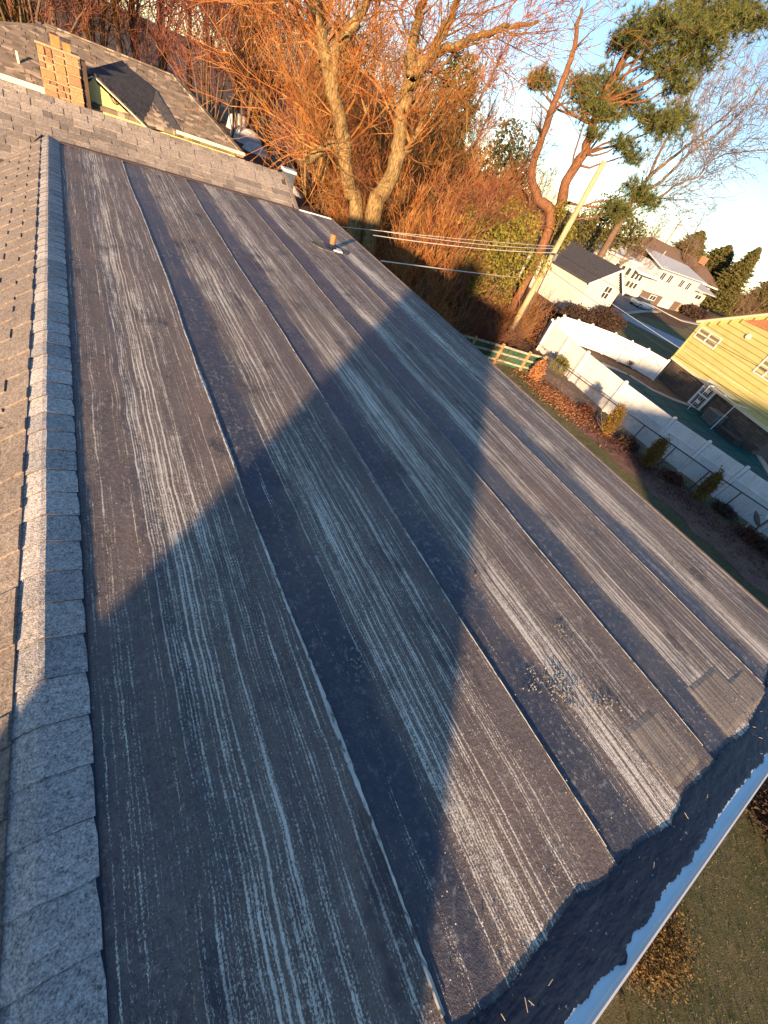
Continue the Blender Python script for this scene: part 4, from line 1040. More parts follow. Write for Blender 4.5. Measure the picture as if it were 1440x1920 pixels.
# ================================================================== parked car
cc0 = hitz(*z5(575, 492), G)
car = thing('parked_car', 'silver blue saloon car parked on the grey driveway', 'car', tuple(cc0))
MT['carpaint'] = pm('silver_blue_paint', (.30, .36, .44), (.33, .39, .47), 1, .25, spec=.7)
MT['tyre'] = pm('tyre_rubber', (.015, .015, .016), (.03, .03, .03), 5, .9)
ca = math.radians(-8); CR = np.array([[math.cos(ca), -math.sin(ca), 0], [math.sin(ca), math.cos(ca), 0], [0, 0, 1]])
def loft(secs):
    """sections along x: (x, halfwidth_bottom, halfwidth_top, z0, z1)"""
    V = []; F = []
    for (x, wb_, wt, z0, z1) in secs:
        V += [cc0 + CR @ np.array(q_) for q_ in ((x, -wb_, z0), (x, -wb_, z0 + (z1 - z0) * .6), (x, -wt, z1), (x, wt, z1), (x, wb_, z0 + (z1 - z0) * .6), (x, wb_, z0))]
    for i in range(len(secs) - 1):
        for k in range(6): F.append((i * 6 + k, i * 6 + (k + 1) % 6, (i + 1) * 6 + (k + 1) % 6, (i + 1) * 6 + k))
    F.append(tuple(range(6))[::-1]); F.append(tuple((len(secs) - 1) * 6 + k for k in range(6)))
    return MB().add(V, F)
cb_ = loft([(-2.35, .7, .62, .35, .72), (-2.2, .86, .76, .25, .92), (-1.3, .92, .82, .22, .98), (0, .93, .84, .22, .99), (1.2, .92, .82, .22, .95), (2.1, .85, .72, .25, .80), (2.35, .7, .58, .34, .66)]).build('body', MT['carpaint'], car)
loft([(-1.75, .76, .66, .93, .97), (-1.05, .76, .58, .93, 1.38), (.25, .76, .60, .93, 1.42), (1.25, .76, .68, .91, .95)]).build('windows', MT['glass'], car)
loft([(-1.0, .585, .56, 1.385, 1.43), (.2, .60, .57, 1.39, 1.455)]).build('roof', MT['carpaint'], car)
for sx in (-1.45, 1.4):
    for sy in (-.84, .84):
        w_ = MB().tube([cc0 + CR @ np.array((sx, sy - .1, .32)), cc0 + CR @ np.array((sx, sy + .1, .32))], .32, 16).build('wheel', MT['tyre'], car)
        MB().tube([cc0 + CR @ np.array((sx, sy - .11, .32)), cc0 + CR @ np.array((sx, sy + .11, .32))], .2, 12).build('rim', MT['metal'], w_)
for sy in (-.6, .6):
    MB().box(cc0 + CR @ np.array((-2.3, sy, .68)), (.08, .3, .13), CR).build('headlight', MT['lead'], car)
    MB().box(cc0 + CR @ np.array((2.31, sy, .62)), (.08, .26, .12), CR).build('tail_light', MT['terracotta'], car)

# ================================================================== satellite dish
sd = thing('satellite_dish', 'round satellite dish on a short pale pole in the bed by the fence', 'satellite dish', tuple(hitz(1383, 998, G)))
b0 = hitz(1383, 998, G); 
MB().tube([b0, b0 + (0, 0, .62)], .04, 8).build('pole', MT['metal'], sd)
c0 = b0 + np.array([.12, .05, .82]); V = []; F = []; nr, na = 5, 20
ax = np.array([.5, -.55, .67]); ax /= np.linalg.norm(ax); e1 = np.cross(ax, (0, 0, 1)); e1 /= np.linalg.norm(e1); e2 = np.cross(ax, e1)
for i in range(nr + 1):
    for k in range(na):
        t = 2 * math.pi * k / na; q_ = i / nr * .36; V.append(c0 + (e1 * math.cos(t) * 1.05 + e2 * math.sin(t)) * q_ + ax * (.10 * (i / nr) ** 2))
for i in range(nr):
    for k in range(na): F.append((i * na + k, i * na + (k + 1) % na, (i + 1) * na + (k + 1) % na, (i + 1) * na + k))
obj('dish', np_mesh('dish', V, F, True), pm('dish_grey', (.20, .21, .22), (.27, .28, .29), 4, .5), sd)
MB().bar(c0 - e2 * .3, c0 + ax * .42 - e2 * .1, .03).build('arm', MT['metal'], sd)
MB().box(c0 + ax * .45 - e2 * .08, (.14, .10, .12)).build('receiver', MT['white_trim'], sd)

# ================================================================== utility pole and wires
PB = np.array([21.9, 18.45, G]); PT = hitd(1140, 305, np.hypot(21.9, 18.45)); PT = np.array([PB[0] + .1, PB[1] - .1, PT[2]])
up = thing('utility_pole', 'tall pale wooden utility pole rising between the woods and the white fence', 'utility pole', tuple(PB))
MT['pole'] = bark('pale_pole_wood', (.36, .28, .17), (.52, .43, .27), bs=12, z=.08)
MB().tube([PB, PB + (PT - PB) * .5, PT], [.185, .16, .135], 14).build('shaft', MT['pole'], up)
mid = PB + (PT - PB) * .56
MB().box(mid + (0, -.22, 0), (.16, .14, .35)).build('bracket', MT['metal'], up)
MB().tube([mid + (-.3, -.2, .1), mid + (.3, -.2, .1)], .05, 6).build('cable_clamp', MT['dark_metal'], up)
MB().tube([PB + (.19, -.02, 0), PB + (.17, -.02, 4.8)], .03, 6).build('conduit', MT['metal'], up)
MT['wire_pale'] = pm('pale_aluminium_wire', (.6, .58, .52), (.68, .66, .6), 4, .5)
MT['wire_black'] = pm('black_cable', (.02, .02, .022), (.03, .03, .032), 4, .6)
def wire(name, a, b, sag, r_, mat, label):
    a = np.asarray(a, float); b = np.asarray(b, float)
    mb = MB(); mb.tube([a + (b - a) * t - np.array([0, 0, sag * 4 * t * (1 - t)]) for t in np.linspace(0, 1, 25)], r_, 5)
    tag(mb.build(name, MT[mat]), label, 'wire')
at = lambda px, py, d: hitd(px, py, d)
clamp = mid + np.array([-.2, -.25, 0])
wire('overhead_wire', at(700, 441, 16), at(1043, 474, 28.3), .12, .014, 'wire_pale', 'thickest of the three pale wires meeting at the pole bracket')
wire('overhead_wire', at(720, 434, 16), at(1040, 466, 28.3), .12, .010, 'wire_pale', 'thin pale wire just above the thickest wire at the pole')
wire('overhead_wire', at(640, 425, 16), at(1046, 462, 28.4), .05, .008, 'wire_pale', 'thinnest highest pale wire crossing the trunks to the pole')
wire('overhead_wire', at(714, 489, 12), at(985, 522, 27.8), .02, .016, 'wire_pale', 'single pale wire crossing the dark gap from the roof edge')
wire('overhead_wire', at(1046, 474, 28.4), at(1560, 760, 24), .10, .011, 'wire_black', 'upper black cable crossing the yellow wall from the pole')
wire('overhead_wire', at(1030, 505, 28.2), at(1610, 880, 24), .15, .011, 'wire_black', 'lowest black cable crossing the stone wall of the yellow house')
wire('overhead_wire', at(1075, 520, 28.4), at(1600, 852, 25), .12, .006, 'wire_pale', 'pale cable passing over the green lawn beyond the far fence')
for (pb, pt, d, lab) in (((1205, 518), (1272, 410), 150, 'thin distant utility pole leaning above the grey split level house'), ((1362, 535), (1398, 490), 190, 'short distant pole rising right of the far conifers')):
    b = hitd(*pb, d); t_ = hitd(*pt, d)
    o = thing('distant_utility_pole', lab, 'utility pole', (b[0], b[1], G))
    MB().tube([(b[0], b[1], G), (b[0], b[1], t_[2])], [.32, .22], 8).build('shaft', MT['pole'], o)
    MB().box((b[0], b[1], t_[2] - 1), (2.0, .2, .2)).build('crossarm', MT['pole'], o)

# unseen house added behind the viewer, at right, to cast the lawn's shade
oh = thing('lawn_shade_caster', 'broad white house shape out of view, added to shade the lawn', 'house', (15, -18, G))
MB().box((17.0, -17, (G - 2.2) / 2), (27.0, 9, -2.2 - G)).build('wall', MT['white_siding'], oh)
MB().slab([(2.8, -22, -2.3), (31, -22, -2.3), (31, -17, .25), (3.6, -17, .25)], (0, 0, 1), .2).build('roof', MT['brownroof'], oh)
MB().slab([(2.8, -12, -2.3), (31, -12, -2.3), (31, -17, .25), (3.6, -17, .25)], (0, 0, 1), .2).build('roof', MT['brownroof'], oh)
MB().add([(3.6, -21.5, -2.3), (3.6, -12.5, -2.3), (3.6, -17, .1)], [(0, 1, 2)]).build('gable_wall', MT['white_siding'], oh)

# ================================================================== trees
def tree_thing(name, label, cat, loc, group=None): return thing(name, label, cat, loc, group)
def limb(segs, path, r0, r1, rng, twigs=0, L=2.5, depth=3, spread=.6, tstart=.3, kink=True):
    """main limb through given places, then side branches grown from it"""
    pts = [np.asarray(p, float) for p in path]
    # smooth by subdividing
    q = [pts[0]]
    for a, b in zip(pts, pts[1:]):
        for t in (.5, 1.0): q.append(a + (b - a) * t + (rng.normal(0, .03, 3) if t < 1 else 0))
    n_ = len(q)
    rr = [r0 + (r1 - r0) * (i / (n_ - 1)) ** .8 for i in range(n_)]
    for i in range(n_ - 1): segs[0].append((*q[i], *q[i + 1], rr[i], rr[i + 1]))
    for k in range(twigs):
        t = rng.uniform(tstart, 1) * (n_ - 1); i = min(n_ - 2, int(t)); p = q[i] + (q[i + 1] - q[i]) * (t - i)
        d = q[i + 1] - q[i]; d /= np.linalg.norm(d); e = rng.normal(0, 1, 3); e -= d * (e @ d); e /= np.linalg.norm(e)
        grow(rng, segs[1], p, d * .5 + e * .9 + np.array([0, 0, .3]), L * rng.uniform(.6, 1.2), rr[i] * .32, depth, spread, .10, (2, 3), 3, .006)
    return q
def finish_tree(t, segs, tmat, bmat, sides=8):
    me = seg_mesh('trunk', segs[0], sides); obj('trunk', me, tmat, t)
    if segs[1]: obj('branches', seg_mesh('branches', segs[1], 3), bmat, t)
def tube_trunk(t, paths, mat, n=10):
    mb = MB()
    for pts, rr in paths: mb.tube(pts, rr, n, cap=False)
    me = mb.mesh('trunk'); 
    for p in me.polygons: p.use_smooth = True
    return obj('trunk', me, mat, t)
def densify(pts, rr, rng, k=4, j=.035):
    P = []; Rr = []
    pts = [np.asarray(p, float) for p in pts]
    for i in range(len(pts) - 1):
        p0 = pts[max(0, i - 1)]; p1 = pts[i]; p2 = pts[i + 1]; p3 = pts[min(len(pts) - 1, i + 2)]
        for s in range(k):
            t = s / k
            q = .5 * ((2 * p1) + (-p0 + p2) * t + (2 * p0 - 5 * p1 + 4 * p2 - p3) * t * t + (-p0 + 3 * p1 - 3 * p2 + p3) * t ** 3)
            P.append(q + rng.normal(0, j, 3) * (0 if s == 0 and i == 0 else 1)); Rr.append((rr[i] + (rr[i + 1] - rr[i]) * t) * rng.uniform(.94, 1.06))
    P.append(pts[-1]); Rr.append(rr[-1]); return P, Rr

# ---- the big twin trunk tree behind the roof corner
D = 20.5
def px(a, b, d): return hitd(a, b, d)
rng = np.random.default_rng(5)
big = tree_thing('twin_trunk_tree', 'big bare tree whose two golden trunks fork in a V just behind the roof corner', 'tree', tuple(np.append(px(686, 470, D)[:2], G)))
base = np.append(px(686, 450, D)[:2], G); base2 = base + np.array([.55, -.1, 0])
def P(l, d0, dd=0): return [px(a, b, d0 + dd * i) for i, (a, b) in enumerate(l)]
tA = [base] + P([(668, 402), (655, 350), (646, 290), (638, 235), (628, 185), (618, 135)], D)
tB = [base2] + P([(700, 400), (728, 345), (746, 290), (752, 235), (762, 190), (772, 150)], D)
A1 = [tA[-1]] + P([(606, 95), (598, 50), (588, 0), (578, -60)], D, .2)
A2 = [tA[-1]] + P([(636, 92), (655, 55), (678, 25), (700, -30)], D, -.2)
B1 = [tB[-1]] + P([(770, 110), (778, 60), (790, 20), (806, -50)], D, .25)
B2 = [tB[-1]] + P([(788, 125), (812, 105), (828, 70), (850, 20), (860, -50)], D, -.15)
A3 = [px(603, 118, D)] + P([(598, 80), (596, 30)], D + .2)
A4 = [tA[3] + 0] + P([(618, 270), (592, 290), (575, 300)], D, -.3)
B3 = [tB[3] + 0] + P([(770, 272), (782, 245), (800, 215)], D, .2)
B4 = [px(818, 98, D)] + P([(860, 84), (905, 66), (960, 52), (1010, 40)], D, .3)
limbs = [(tA, [.37, .33, .28, .26, .25, .24, .26]), (tB, [.38, .34, .30, .28, .26, .24, .24]),
         (A1, [.25, .21, .18, .15, .10]), (A2, [.24, .2, .17, .14, .08]), (B1, [.21, .18, .16, .13, .08]), (B2, [.23, .2, .17, .14, .11, .06]),
         (A3, [.12, .09, .05]), (A4, [.16, .17, .14, .10]), (B3, [.15, .13, .09, .05]), (B4, [.14, .11, .09, .06, .04])]
pths = []; segs = [[], []]
for l, r_ in limbs:
    p_, rr2 = densify(l, r_, rng); pths.append((p_, rr2))
tube_trunk(big, pths, MT['bark'], 12)
for k, (p_, rr2) in enumerate(pths):
    if k < 2: st, cnt_ = .45, 7
    else: st, cnt_ = .15, 12
    for j in range(cnt_):
        i = int(rng.uniform(st, .98) * (len(p_) - 1)); d = p_[min(i + 1, len(p_) - 1)] - p_[max(0, i - 1)]; d /= np.linalg.norm(d)
        e = rng.normal(0, 1, 3); e -= d * (e @ d); e /= np.linalg.norm(e)
        grow(rng, segs[1], p_[i], d * .5 + e + np.array([0, 0, .2]), rng.uniform(1.2, 2.6), min(.045, rr2[i] * .22), 3, .6, .08, (2, 3), 3, .007)
obj('branches', seg_mesh('branches', segs[1], 3), MT['twig_orange'], big)

# ---- reddish leaning snag and pine beyond it
def bare(name, label, cat, loc, paths, tm, bm, rng, n_side, L, depth, group=None, rr_k=.3, st=.3, up=.08, rmin=.008, spread=.6, kids=(2, 3)):
    t = tree_thing(name, label, cat, loc, group); pths = [densify(l, r_, rng) for l, r_ in paths]
    tube_trunk(t, pths, tm, 9); sg = []
    for p_, rr2 in pths:
        for j in range(n_side):
            i = int(rng.uniform(st, .99) * (len(p_) - 1)); d = p_[min(i + 1, len(p_) - 1)] - p_[max(0, i - 1)]; d /= np.linalg.norm(d)
            e = rng.normal(0, 1, 3); e -= d * (e @ d); e /= np.linalg.norm(e)
            grow(rng, sg, p_[i], d * .6 + e + np.array([0, 0, .2]), L * rng.uniform(.6, 1.2), max(rmin, rr2[i] * rr_k), depth, spread, up, kids, 3, rmin)
    if sg: obj('branches', seg_mesh('branches', sg, 3), bm, t)
    return t
DS = 31.0
gb = lambda a, b, d: np.append(hitd(a, b, d)[:2], G)
snag_b = gb(1035, 440, DS)
snag = [snag_b] + P([(1030, 425), (1008, 375), (997, 325), (1008, 280), (1030, 220), (1050, 165), (1070, 110), (1082, 60), (1090, 15)], DS)
bare('dead_snag', 'tall bare reddish trunk leaning right in front of the pine', 'tree', tuple(snag_b),
     [(snag, [.31, .28, .25, .22, .20, .18, .155, .13, .10, .06])], MT['barkred'], MT['twig_brown'], rng, 16, 1.0, 1, st=.45)
DP = 34.0
pb = gb(1040, 420, DP)
pine = tree_thing('pine_tree', 'tall pine with dark green needle clusters against the blue sky at upper right', 'tree', tuple(pb))
m1 = [pb] + P([(1040, 410), (1062, 340), (1095, 285), (1112, 235), (1135, 180), (1165, 120), (1195, 75), (1225, 30), (1250, -30)], DP)
CL = [(1140, 168, 50), (1105, 195, 45), (1175, 190, 40), (1085, 160, 30), (1140, 215, 30), (1225, 110, 46), (1260, 135, 36), (1190, 60, 36), (1240, 45, 50), (1290, 60, 45), (1330, 75, 40),
      (1300, 25, 50), (1360, 20, 46), (1350, 50, 34), (1400, 10, 40), (1160, 85, 26), (1240, 235, 40), (1275, 222, 30), (1215, 222, 26), (1180, 290, 30), (1165, 270, 22), (1195, 360, 34), (1215, 378, 26), (1160, 395, 32),
      (1290, 100, 38), (1320, 120, 26), (1020, 150, 28), (1000, 155, 20), (1115, 250, 18), (1270, 160, 26), (1420, 40, 30), (1385, 40, 24)]
brs = []; TT = []
def along(path, t): i = min(len(path) - 2, int(t * (len(path) - 1))); f = t * (len(path) - 1) - i; return path[i] + (path[i + 1] - path[i]) * f
pth_m = densify(m1, [.36, .33, .29, .26, .24, .21, .17, .13, .10, .06], rng)
paths = [pth_m]
for (a, b, s) in CL:
    d_ = DP + rng.uniform(-1.6, 1.6); c = hitd(a, b, d_); R_ = s / 749 * d_ * .72
    # limb from the trunk point somewhat below the cluster
    k = int(np.argmin([np.linalg.norm(q_ - (c - np.array([0, 0, R_ * 1.8]))) for q_ in pth_m[0]])); q0 = pth_m[0][k]
    midp = (q0 + c) / 2 + np.array([0, 0, -.25]); paths.append(densify([q0, midp, c], [.07, .05, .02], rng, 3, .05))
    nt = int((240 if b > 140 or a < 1220 else 160) * (s / 40) ** 1.8)
    U = rng.normal(0, 1, (nt, 3)); U /= np.linalg.norm(U, axis=1, keepdims=True)
    C_ = c + U * (rng.random((nt, 1)) ** .5) * np.array([[R_, R_, R_ * .52]]) * (1 + .2 * rng.normal(0, 1, (nt, 1)))
    for p_ in C_[::5]: brs.append((*c, *p_, .02, .008))
    nn_ = 16
    Pn = np.repeat(C_, nn_, 0); dn = rng.normal(0, 1, (len(Pn), 3)) + np.array([0, 0, .55]) + .6 * np.repeat((C_ - c) / R_, nn_, 0); dn /= np.linalg.norm(dn, axis=1, keepdims=True)
    sd_ = np.cross(dn, rng.normal(0, 1, (len(Pn), 3))); sd_ /= np.linalg.norm(sd_, axis=1, keepdims=True)
    ln = rng.uniform(.20, .36, (len(Pn), 1)); TT.append(np.stack([Pn - sd_ * .015, Pn + sd_ * .015, Pn + dn * ln], 1))
tube_trunk(pine, paths, MT['barkred'], 8)
obj('branches', seg_mesh('branches', brs, 3), MT['bark2'], pine)
tri_obj('needles', TT, MT['pine'], pine)

# ---- bare spreading tree right of the pine
rb = gb(1165, 420, 62)
r1 = [rb] + P([(1165, 412), (1185, 375), (1215, 335), (1255, 300), (1300, 265), (1350, 225), (1400, 180)], 62)
r2 = [r1[2]] + P([(1240, 340), (1290, 290), (1340, 255), (1400, 200), (1425, 165)], 62, .2)
r3 = [r1[2]] + P([(1235, 370), (1270, 345), (1310, 330), (1360, 290), (1625, 270)], 62, -.2)
r4 = [r1[1]] + P([(1200, 385), (1240, 372), (1290, 375)], 62, .3)
r5 = [r1[3]] + P([(1240, 280), (1270, 230), (1300, 170), (1330, 120)], 62, -.3)
bare('spreading_bare_tree', 'bare tree fanning fine grey branches into the clear sky right of the pine', 'tree', tuple(rb),
     [(r1, [.42, .36, .26, .19, .15, .12, .08, .05]), (r2, [.17, .14, .11, .08, .06, .03]), (r3, [.16, .13, .10, .08, .05, .03]), (r4, [.16, .10, .06, .03]), (r5, [.16, .13, .10, .06, .03])],
     MT['bark2'], MT['twig_grey'], rng, 15, 3.6, 3, spread=.5, rmin=.017, rr_k=.35, up=.05)

# ---- woodland: templates then individual copies
def template(kind, seed):
    rng = np.random.default_rng(seed); tr = []; br = []
    if kind == 'tall':
        H_ = 13; p = np.array([0, 0, 0.]); pts = [p]; rr = [.24]; d = np.array([rng.normal(0, .06), rng.normal(0, .06), 1.])
        for i in range(9):
            d = d + rng.normal(0, .09, 3) * [1, 1, 0]; d /= np.linalg.norm(d); p = p + d * H_ / 9; pts.append(p); rr.append(.24 * (1 - (i + 1) / 10.5))
            tr.append((*pts[-2], *pts[-1], rr[-2], rr[-1]))
        for k in range(26):
            t = rng.uniform(.16, .98) * 9; i = int(t); q = pts[i] + (pts[i + 1] - pts[i]) * (t - i); a = rng.uniform(0, 6.28)
            grow(rng, br, q, (math.cos(a) * .8, math.sin(a) * .8, rng.uniform(.35, 1.1)), rng.uniform(1.4, 3.2) * (1.15 - t / 14), rr[i] * .34, 3, .5, .10, (2, 4), 3, .011)
    elif kind == 'multi':
        for s in range(11):
            a = rng.uniform(0, 6.28); lean = rng.uniform(.05, .42); L = rng.uniform(4.5, 9.0); p = np.array([math.cos(a) * .3, math.sin(a) * .3, 0]); d = np.array([math.cos(a) * lean, math.sin(a) * lean, 1.])
            pts = [p]; r0 = rng.uniform(.03, .075)
            for i in range(6):
                d = d + rng.normal(0, .07, 3); d /= np.linalg.norm(d); q = pts[-1] + d * L / 6; tr.append((*pts[-1], *q, r0 * (1 - i / 7), r0 * (1 - (i + 1) / 7))); pts.append(q)
            for k in range(9):
                t = rng.uniform(.2, .98) * 6; i = int(t); q = pts[i] + (pts[i + 1] - pts[i]) * (t - i); e = rng.normal(0, .6, 3) + np.array([0, 0, .8])
                grow(rng, br, q, e, rng.uniform(.8, 1.9), .018, 2, .45, .16, (2, 4), 3, .009)
    elif kind == 'brush':
        for s in range(60):
            a = rng.uniform(0, 6.28); p = np.array([math.cos(a), math.sin(a), 0]) * rng.uniform(0, 1.3); e = rng.normal(0, .55, 3) + np.array([0, 0, .9])
            grow(rng, br if s > 8 else tr, p, e, rng.uniform(.9, 2.0), .022, 2, .6, .05, (2, 4), 4, .008, .68, .25)
    return seg_mesh('trunk', tr, 6), seg_mesh('branches', br, 3)
TPL = {('tall', i): template('tall', 40 + i) for i in range(4)}
TPL.update({('multi', i): template('multi', 60 + i) for i in range(3)})
TPL.update({('brush', i): template('brush', 80 + i) for i in range(2)})
TM = {}
def copy_tree(kind, i, bmat, loc, s, name, label, cat, group, tmat='bark2'):
    key = (kind, i, bmat, tmat)
    if key not in TM:
        a, b = TPL[(kind, i)]; a = a.copy(); b = b.copy(); a.materials.append(MT[tmat]); b.materials.append(MT[bmat]); TM[key] = (a, b)
    a, b = TM[key]
    loc = (loc[0], loc[1], loc[2] + slope(loc[0], loc[1])); t = thing(name, label, cat, loc, group); t.rotation_euler[2] = random.uniform(0, 6.28); sc = s * random.uniform(.9, 1.1); t.scale = (sc, sc, sc * random.uniform(.92, 1.12))
    for nm, me in (('trunk', a), ('branches', b)):
        o = bpy.data.objects.new(nm, me); COL.objects.link(o); o.parent = t
        if nm == 'branches' or kind != 'tall': o['kind'] = 'stuff'
    return t
def azd(az_px, d):    # az given as (px, py) on the photo, placed on the ground at distance d
    r_ = ray(*az_px); h = math.hypot(r_[0], r_[1]); return (r_[0] / h * d, r_[1] / h * d, G)
random.seed(31)
PLACED = {}
def relabel():
    '''order every group from left to right and say so in each label'''
    words = ['first', 'second', 'third', 'fourth', 'fifth', 'sixth', 'seventh', 'eighth', 'ninth', 'tenth', 'eleventh', 'twelfth', 'thirteenth', 'fourteenth', 'fifteenth', 'sixteenth', 'seventeenth', 'eighteenth', 'nineteenth', 'twentieth']
    groups = {}
    for o in bpy.data.objects:
        if o.get('group') and o.parent is None: groups.setdefault(o['group'], []).append(o)
    for g, L in groups.items():
        if len({o['label'] for o in L}) == len(L): continue
        L.sort(key=lambda o: math.atan2(o.location.x, o.location.y))
        for i, o in enumerate(L):
            far = math.hypot(o.location.x, o.location.y)
            if i < 20: w = words[i] + ' from the left'
            elif len(L) - i <= 20: w = words[len(L) - 1 - i] + ' from the right'
            else: w = 'middle one'
            o['label'] = o['label'] + ', ' + w
# left thicket: upright orange saplings behind the far house
spots = []
for k in range(15):
    x = -6 + k * 2.6 + random.uniform(-.7, .7); y = 36 + .25 * x + random.uniform(-2, 3)
    spots.append((x, y))
for i, (x, y) in enumerate(spots):
    copy_tree('multi', i % 3, ('twig_orange', 'twig_pink', 'twig_red')[i % 3], (x, y, G), 1.15, 'sapling_clump', 'upright orange saplings behind the stone chimney house', 'sapling', 'saplings in the left thicket', 'bark2')
for k in range(27):
    az = rad(-14 + k * 1.95 + random.uniform(-.8, .8)); d = random.uniform(38, 66)
    x, y = d * math.sin(az), d * math.cos(az)
    copy_tree('tall', k % 4, ('twig_red', 'twig_brown', 'twig_pink', 'twig_orange', 'twig_pink')[(k * 7) % 5], (x, y, G), random.uniform(.85, 1.35), 'woodland_tree', 'bare tree in the wood behind the roofs', 'tree', 'bare trees of the wood')
for k in range(12):
    az = rad(28 + k * 1.75 + random.uniform(-.8, .8)); d = random.uniform(46, 80)
    x, y = d * math.sin(az), d * math.cos(az)
    copy_tree('tall', (k + 1) % 4, ('twig_brown', 'twig_red')[k % 2], (x, y, G), random.uniform(.6, .85), 'low_woodland_tree', 'low bare tree at the thin right edge of the wood', 'tree', 'low bare trees right of the wood')
# nearer saplings between the twin trunks and the pole
near = [((590, 330), 31, 1.1), ((800, 470), 21.5, .75), ((840, 480), 24, .95), ((760, 400), 28, 1.1), ((820, 420), 31, 1.1), ((700, 380), 31, 1.1), ((640, 360), 33, 1.1), ((915, 470), 33, .9)]
for i, (p_, d, s) in enumerate(near):
    copy_tree('multi', i % 3, ('twig_orange', 'twig_orange', 'twig_red')[i % 3], azd(p_, d), s, 'young_multistem_tree', 'young many stemmed orange tree behind the roof edge', 'sapling', 'young trees behind the roof edge', 'bark')
brush = [((x_, 470), d, s) for x_, d, s in ((690, 26, 1.0), (735, 23, .8), (775, 25, 1.0), (815, 20.5, .7), (855, 22, .8), (720, 31, 1.3), (790, 32, 1.3), (860, 34, 1.2), (620, 31, 1.1), (930, 33, .8))]
brush += [((960, 560), 30, .8), ((975, 600), 26.5, .6), ((1000, 560), 33, .7), ((915, 600), 25.5, .75)]
for i, (p_, d, s) in enumerate(brush):
    copy_tree('brush', i % 2, ('twig_orange', 'twig_red', 'twig_orange', 'twig_brown')[i % 4], azd(p_, d), s * 1.25, 'brush_thicket', 'tangled leafless brush between roof edge and utility pole', 'shrub', 'brush thickets behind the roof edge')

# ---- evergreens in and beyond the wood
def foliage_thing(name, label, cat, blobs, leafmat, loc, n_per, size, group=None, stemmat='bark2', stem=True, elong=1.0, shell=.3, seed=1):
    rng = np.random.default_rng(seed); t = thing(name, label, cat, loc, group); T = []
    for (c, r3) in blobs: T.append(leaves(rng, c, r3, int(n_per * (r3[0] * r3[1] * r3[2]) ** .66), size, shell, elong=elong))
    tri_obj('foliage', T, MT[leafmat], t)
    if stem:
        mb = MB()
        c0 = np.array(loc, float)
        for (c, r3) in blobs[:6]: mb.tube([c0 + (0, 0, 0), (c0 + np.array(c)) / 2 + (0, 0, .1), np.array(c, float)], [.06, .045, .02], 5)
        mb.build('stem', MT[stemmat], t)
    return t
def rb_(px_, py_, d, r): return (tuple(hitd(px_, py_, d)), r)
def masses(label, name, pts, d, leafmat, seed, size=.10, n=420, base=(0, 0), cat='shrub', group=None):
    rg = np.random.default_rng(seed); bl = []
    for (a, b, s) in pts:
        dd = d + rg.uniform(-1.2, 1.2); r_ = s / 749 * dd * .8; bl.append((tuple(hitd(a, b, dd)), (r_, r_, r_ * rg.uniform(.75, 1.1))))
    g = azd((pts[0][0], pts[0][1] + 60), d)
    return foliage_thing(name, label, cat, bl, leafmat, g, n, size, group, seed=seed)
masses('yellow green leafy undergrowth mass left of the pole, above the wires', 'evergreen_undergrowth', [(915, 440, 44), (950, 410, 40), (885, 420, 34), (930, 480, 50), (975, 470, 36), (960, 510, 36), (900, 475, 34), (990, 430, 26), (900, 530, 30), (940, 550, 26), (870, 470, 26), (1010, 500, 24)], 25.5, 'under_green', 3, .075, 700)
masses('ivy covered mound at the foot of the snag, bright yellow green', 'ivy_mound', [(1050, 420, 26), (1045, 450, 24), (1055, 395, 18), (1062, 435, 18)], 30.5, 'ivy', 4, .08, 650)
masses('dark green cedar mass among the trees left of the snag', 'cedar_tree', [(960, 290, 36), (940, 330, 40), (965, 355, 34), (920, 300, 28), (950, 255, 26), (975, 320, 30)], 36, 'conifer', 5, .11, 330, cat='tree')
masses('olive green conifer behind the utility pole', 'roadside_conifer', [(1130, 425, 36), (1105, 440, 32), (1160, 430, 34), (1140, 395, 28), (1185, 440, 28), (1085, 425, 28)], 72, 'conifer', 6, .18, 160, cat='tree')
masses('small evergreen poking up at the top left corner', 'corner_evergreen', [(20, 40, 30), (48, 28, 24), (10, 12, 26)], 40, 'under_green', 7, .14, 260, cat='tree')
masses('dark evergreen mass between the twin trunks', 'shaded_evergreen', [(690, 330, 34), (705, 290, 30), (680, 370, 28), (830, 250, 40), (850, 200, 44), (845, 300, 40), (860, 150, 36)], 44, 'conifer', 9, .16, 260, cat='tree')
def conifer(pxc, top, d, w, label, seed, mat='conifer'):
    rg = np.random.default_rng(seed); b = np.array(azd(pxc, d)); tp = hitd(*top, d); Hh = tp[2] - G; t = thing('conifer', label, 'tree', tuple(b))
    MB().tube([b, b + (0, 0, Hh * .95)], [.25, .04], 7).build('trunk', MT['bark2'], t); T = []
    n_ = int(26 * Hh / 3)
    for k in range(n_):
        f = (k / n_) ** .9; z = Hh * (.06 + .92 * f); rr2 = w * (1 - f) ** .75 * rg.uniform(.65, 1.15) + .15; m_ = int(5 + 7 * (1 - f))
        for j in range(m_):
            a = rg.uniform(0, 6.28); L = rr2 * rg.uniform(.7, 1.15)
            for q_ in np.linspace(.25, 1, 5):
                c = b + np.array([math.cos(a) * L * q_, math.sin(a) * L * q_, z - L * q_ * .12 + .18 * L * q_ * q_])
                T.append(leaves(rg, c, (.3 + .12 * L, .3 + .12 * L, .2), 14, .22, 0))
    tri_obj('foliage', T, MT[mat], t); return t
conifer((1270, 500), (1293, 420), 158, 9.0, 'broad dark conifer behind the grey split level roof, left of two', 11)
conifer((1322, 520), (1345, 447), 165, 9.5, 'broad olive conifer behind the brown roof, right of the darkest one', 12)
conifer((1375, 525), (1410, 455), 155, 5.0, 'narrow pointed conifer leaning into the pale sky at far right', 13)
conifer((1440, 560), (1462, 500), 160, 8, 'conifer cut by the right edge of the picture', 14)
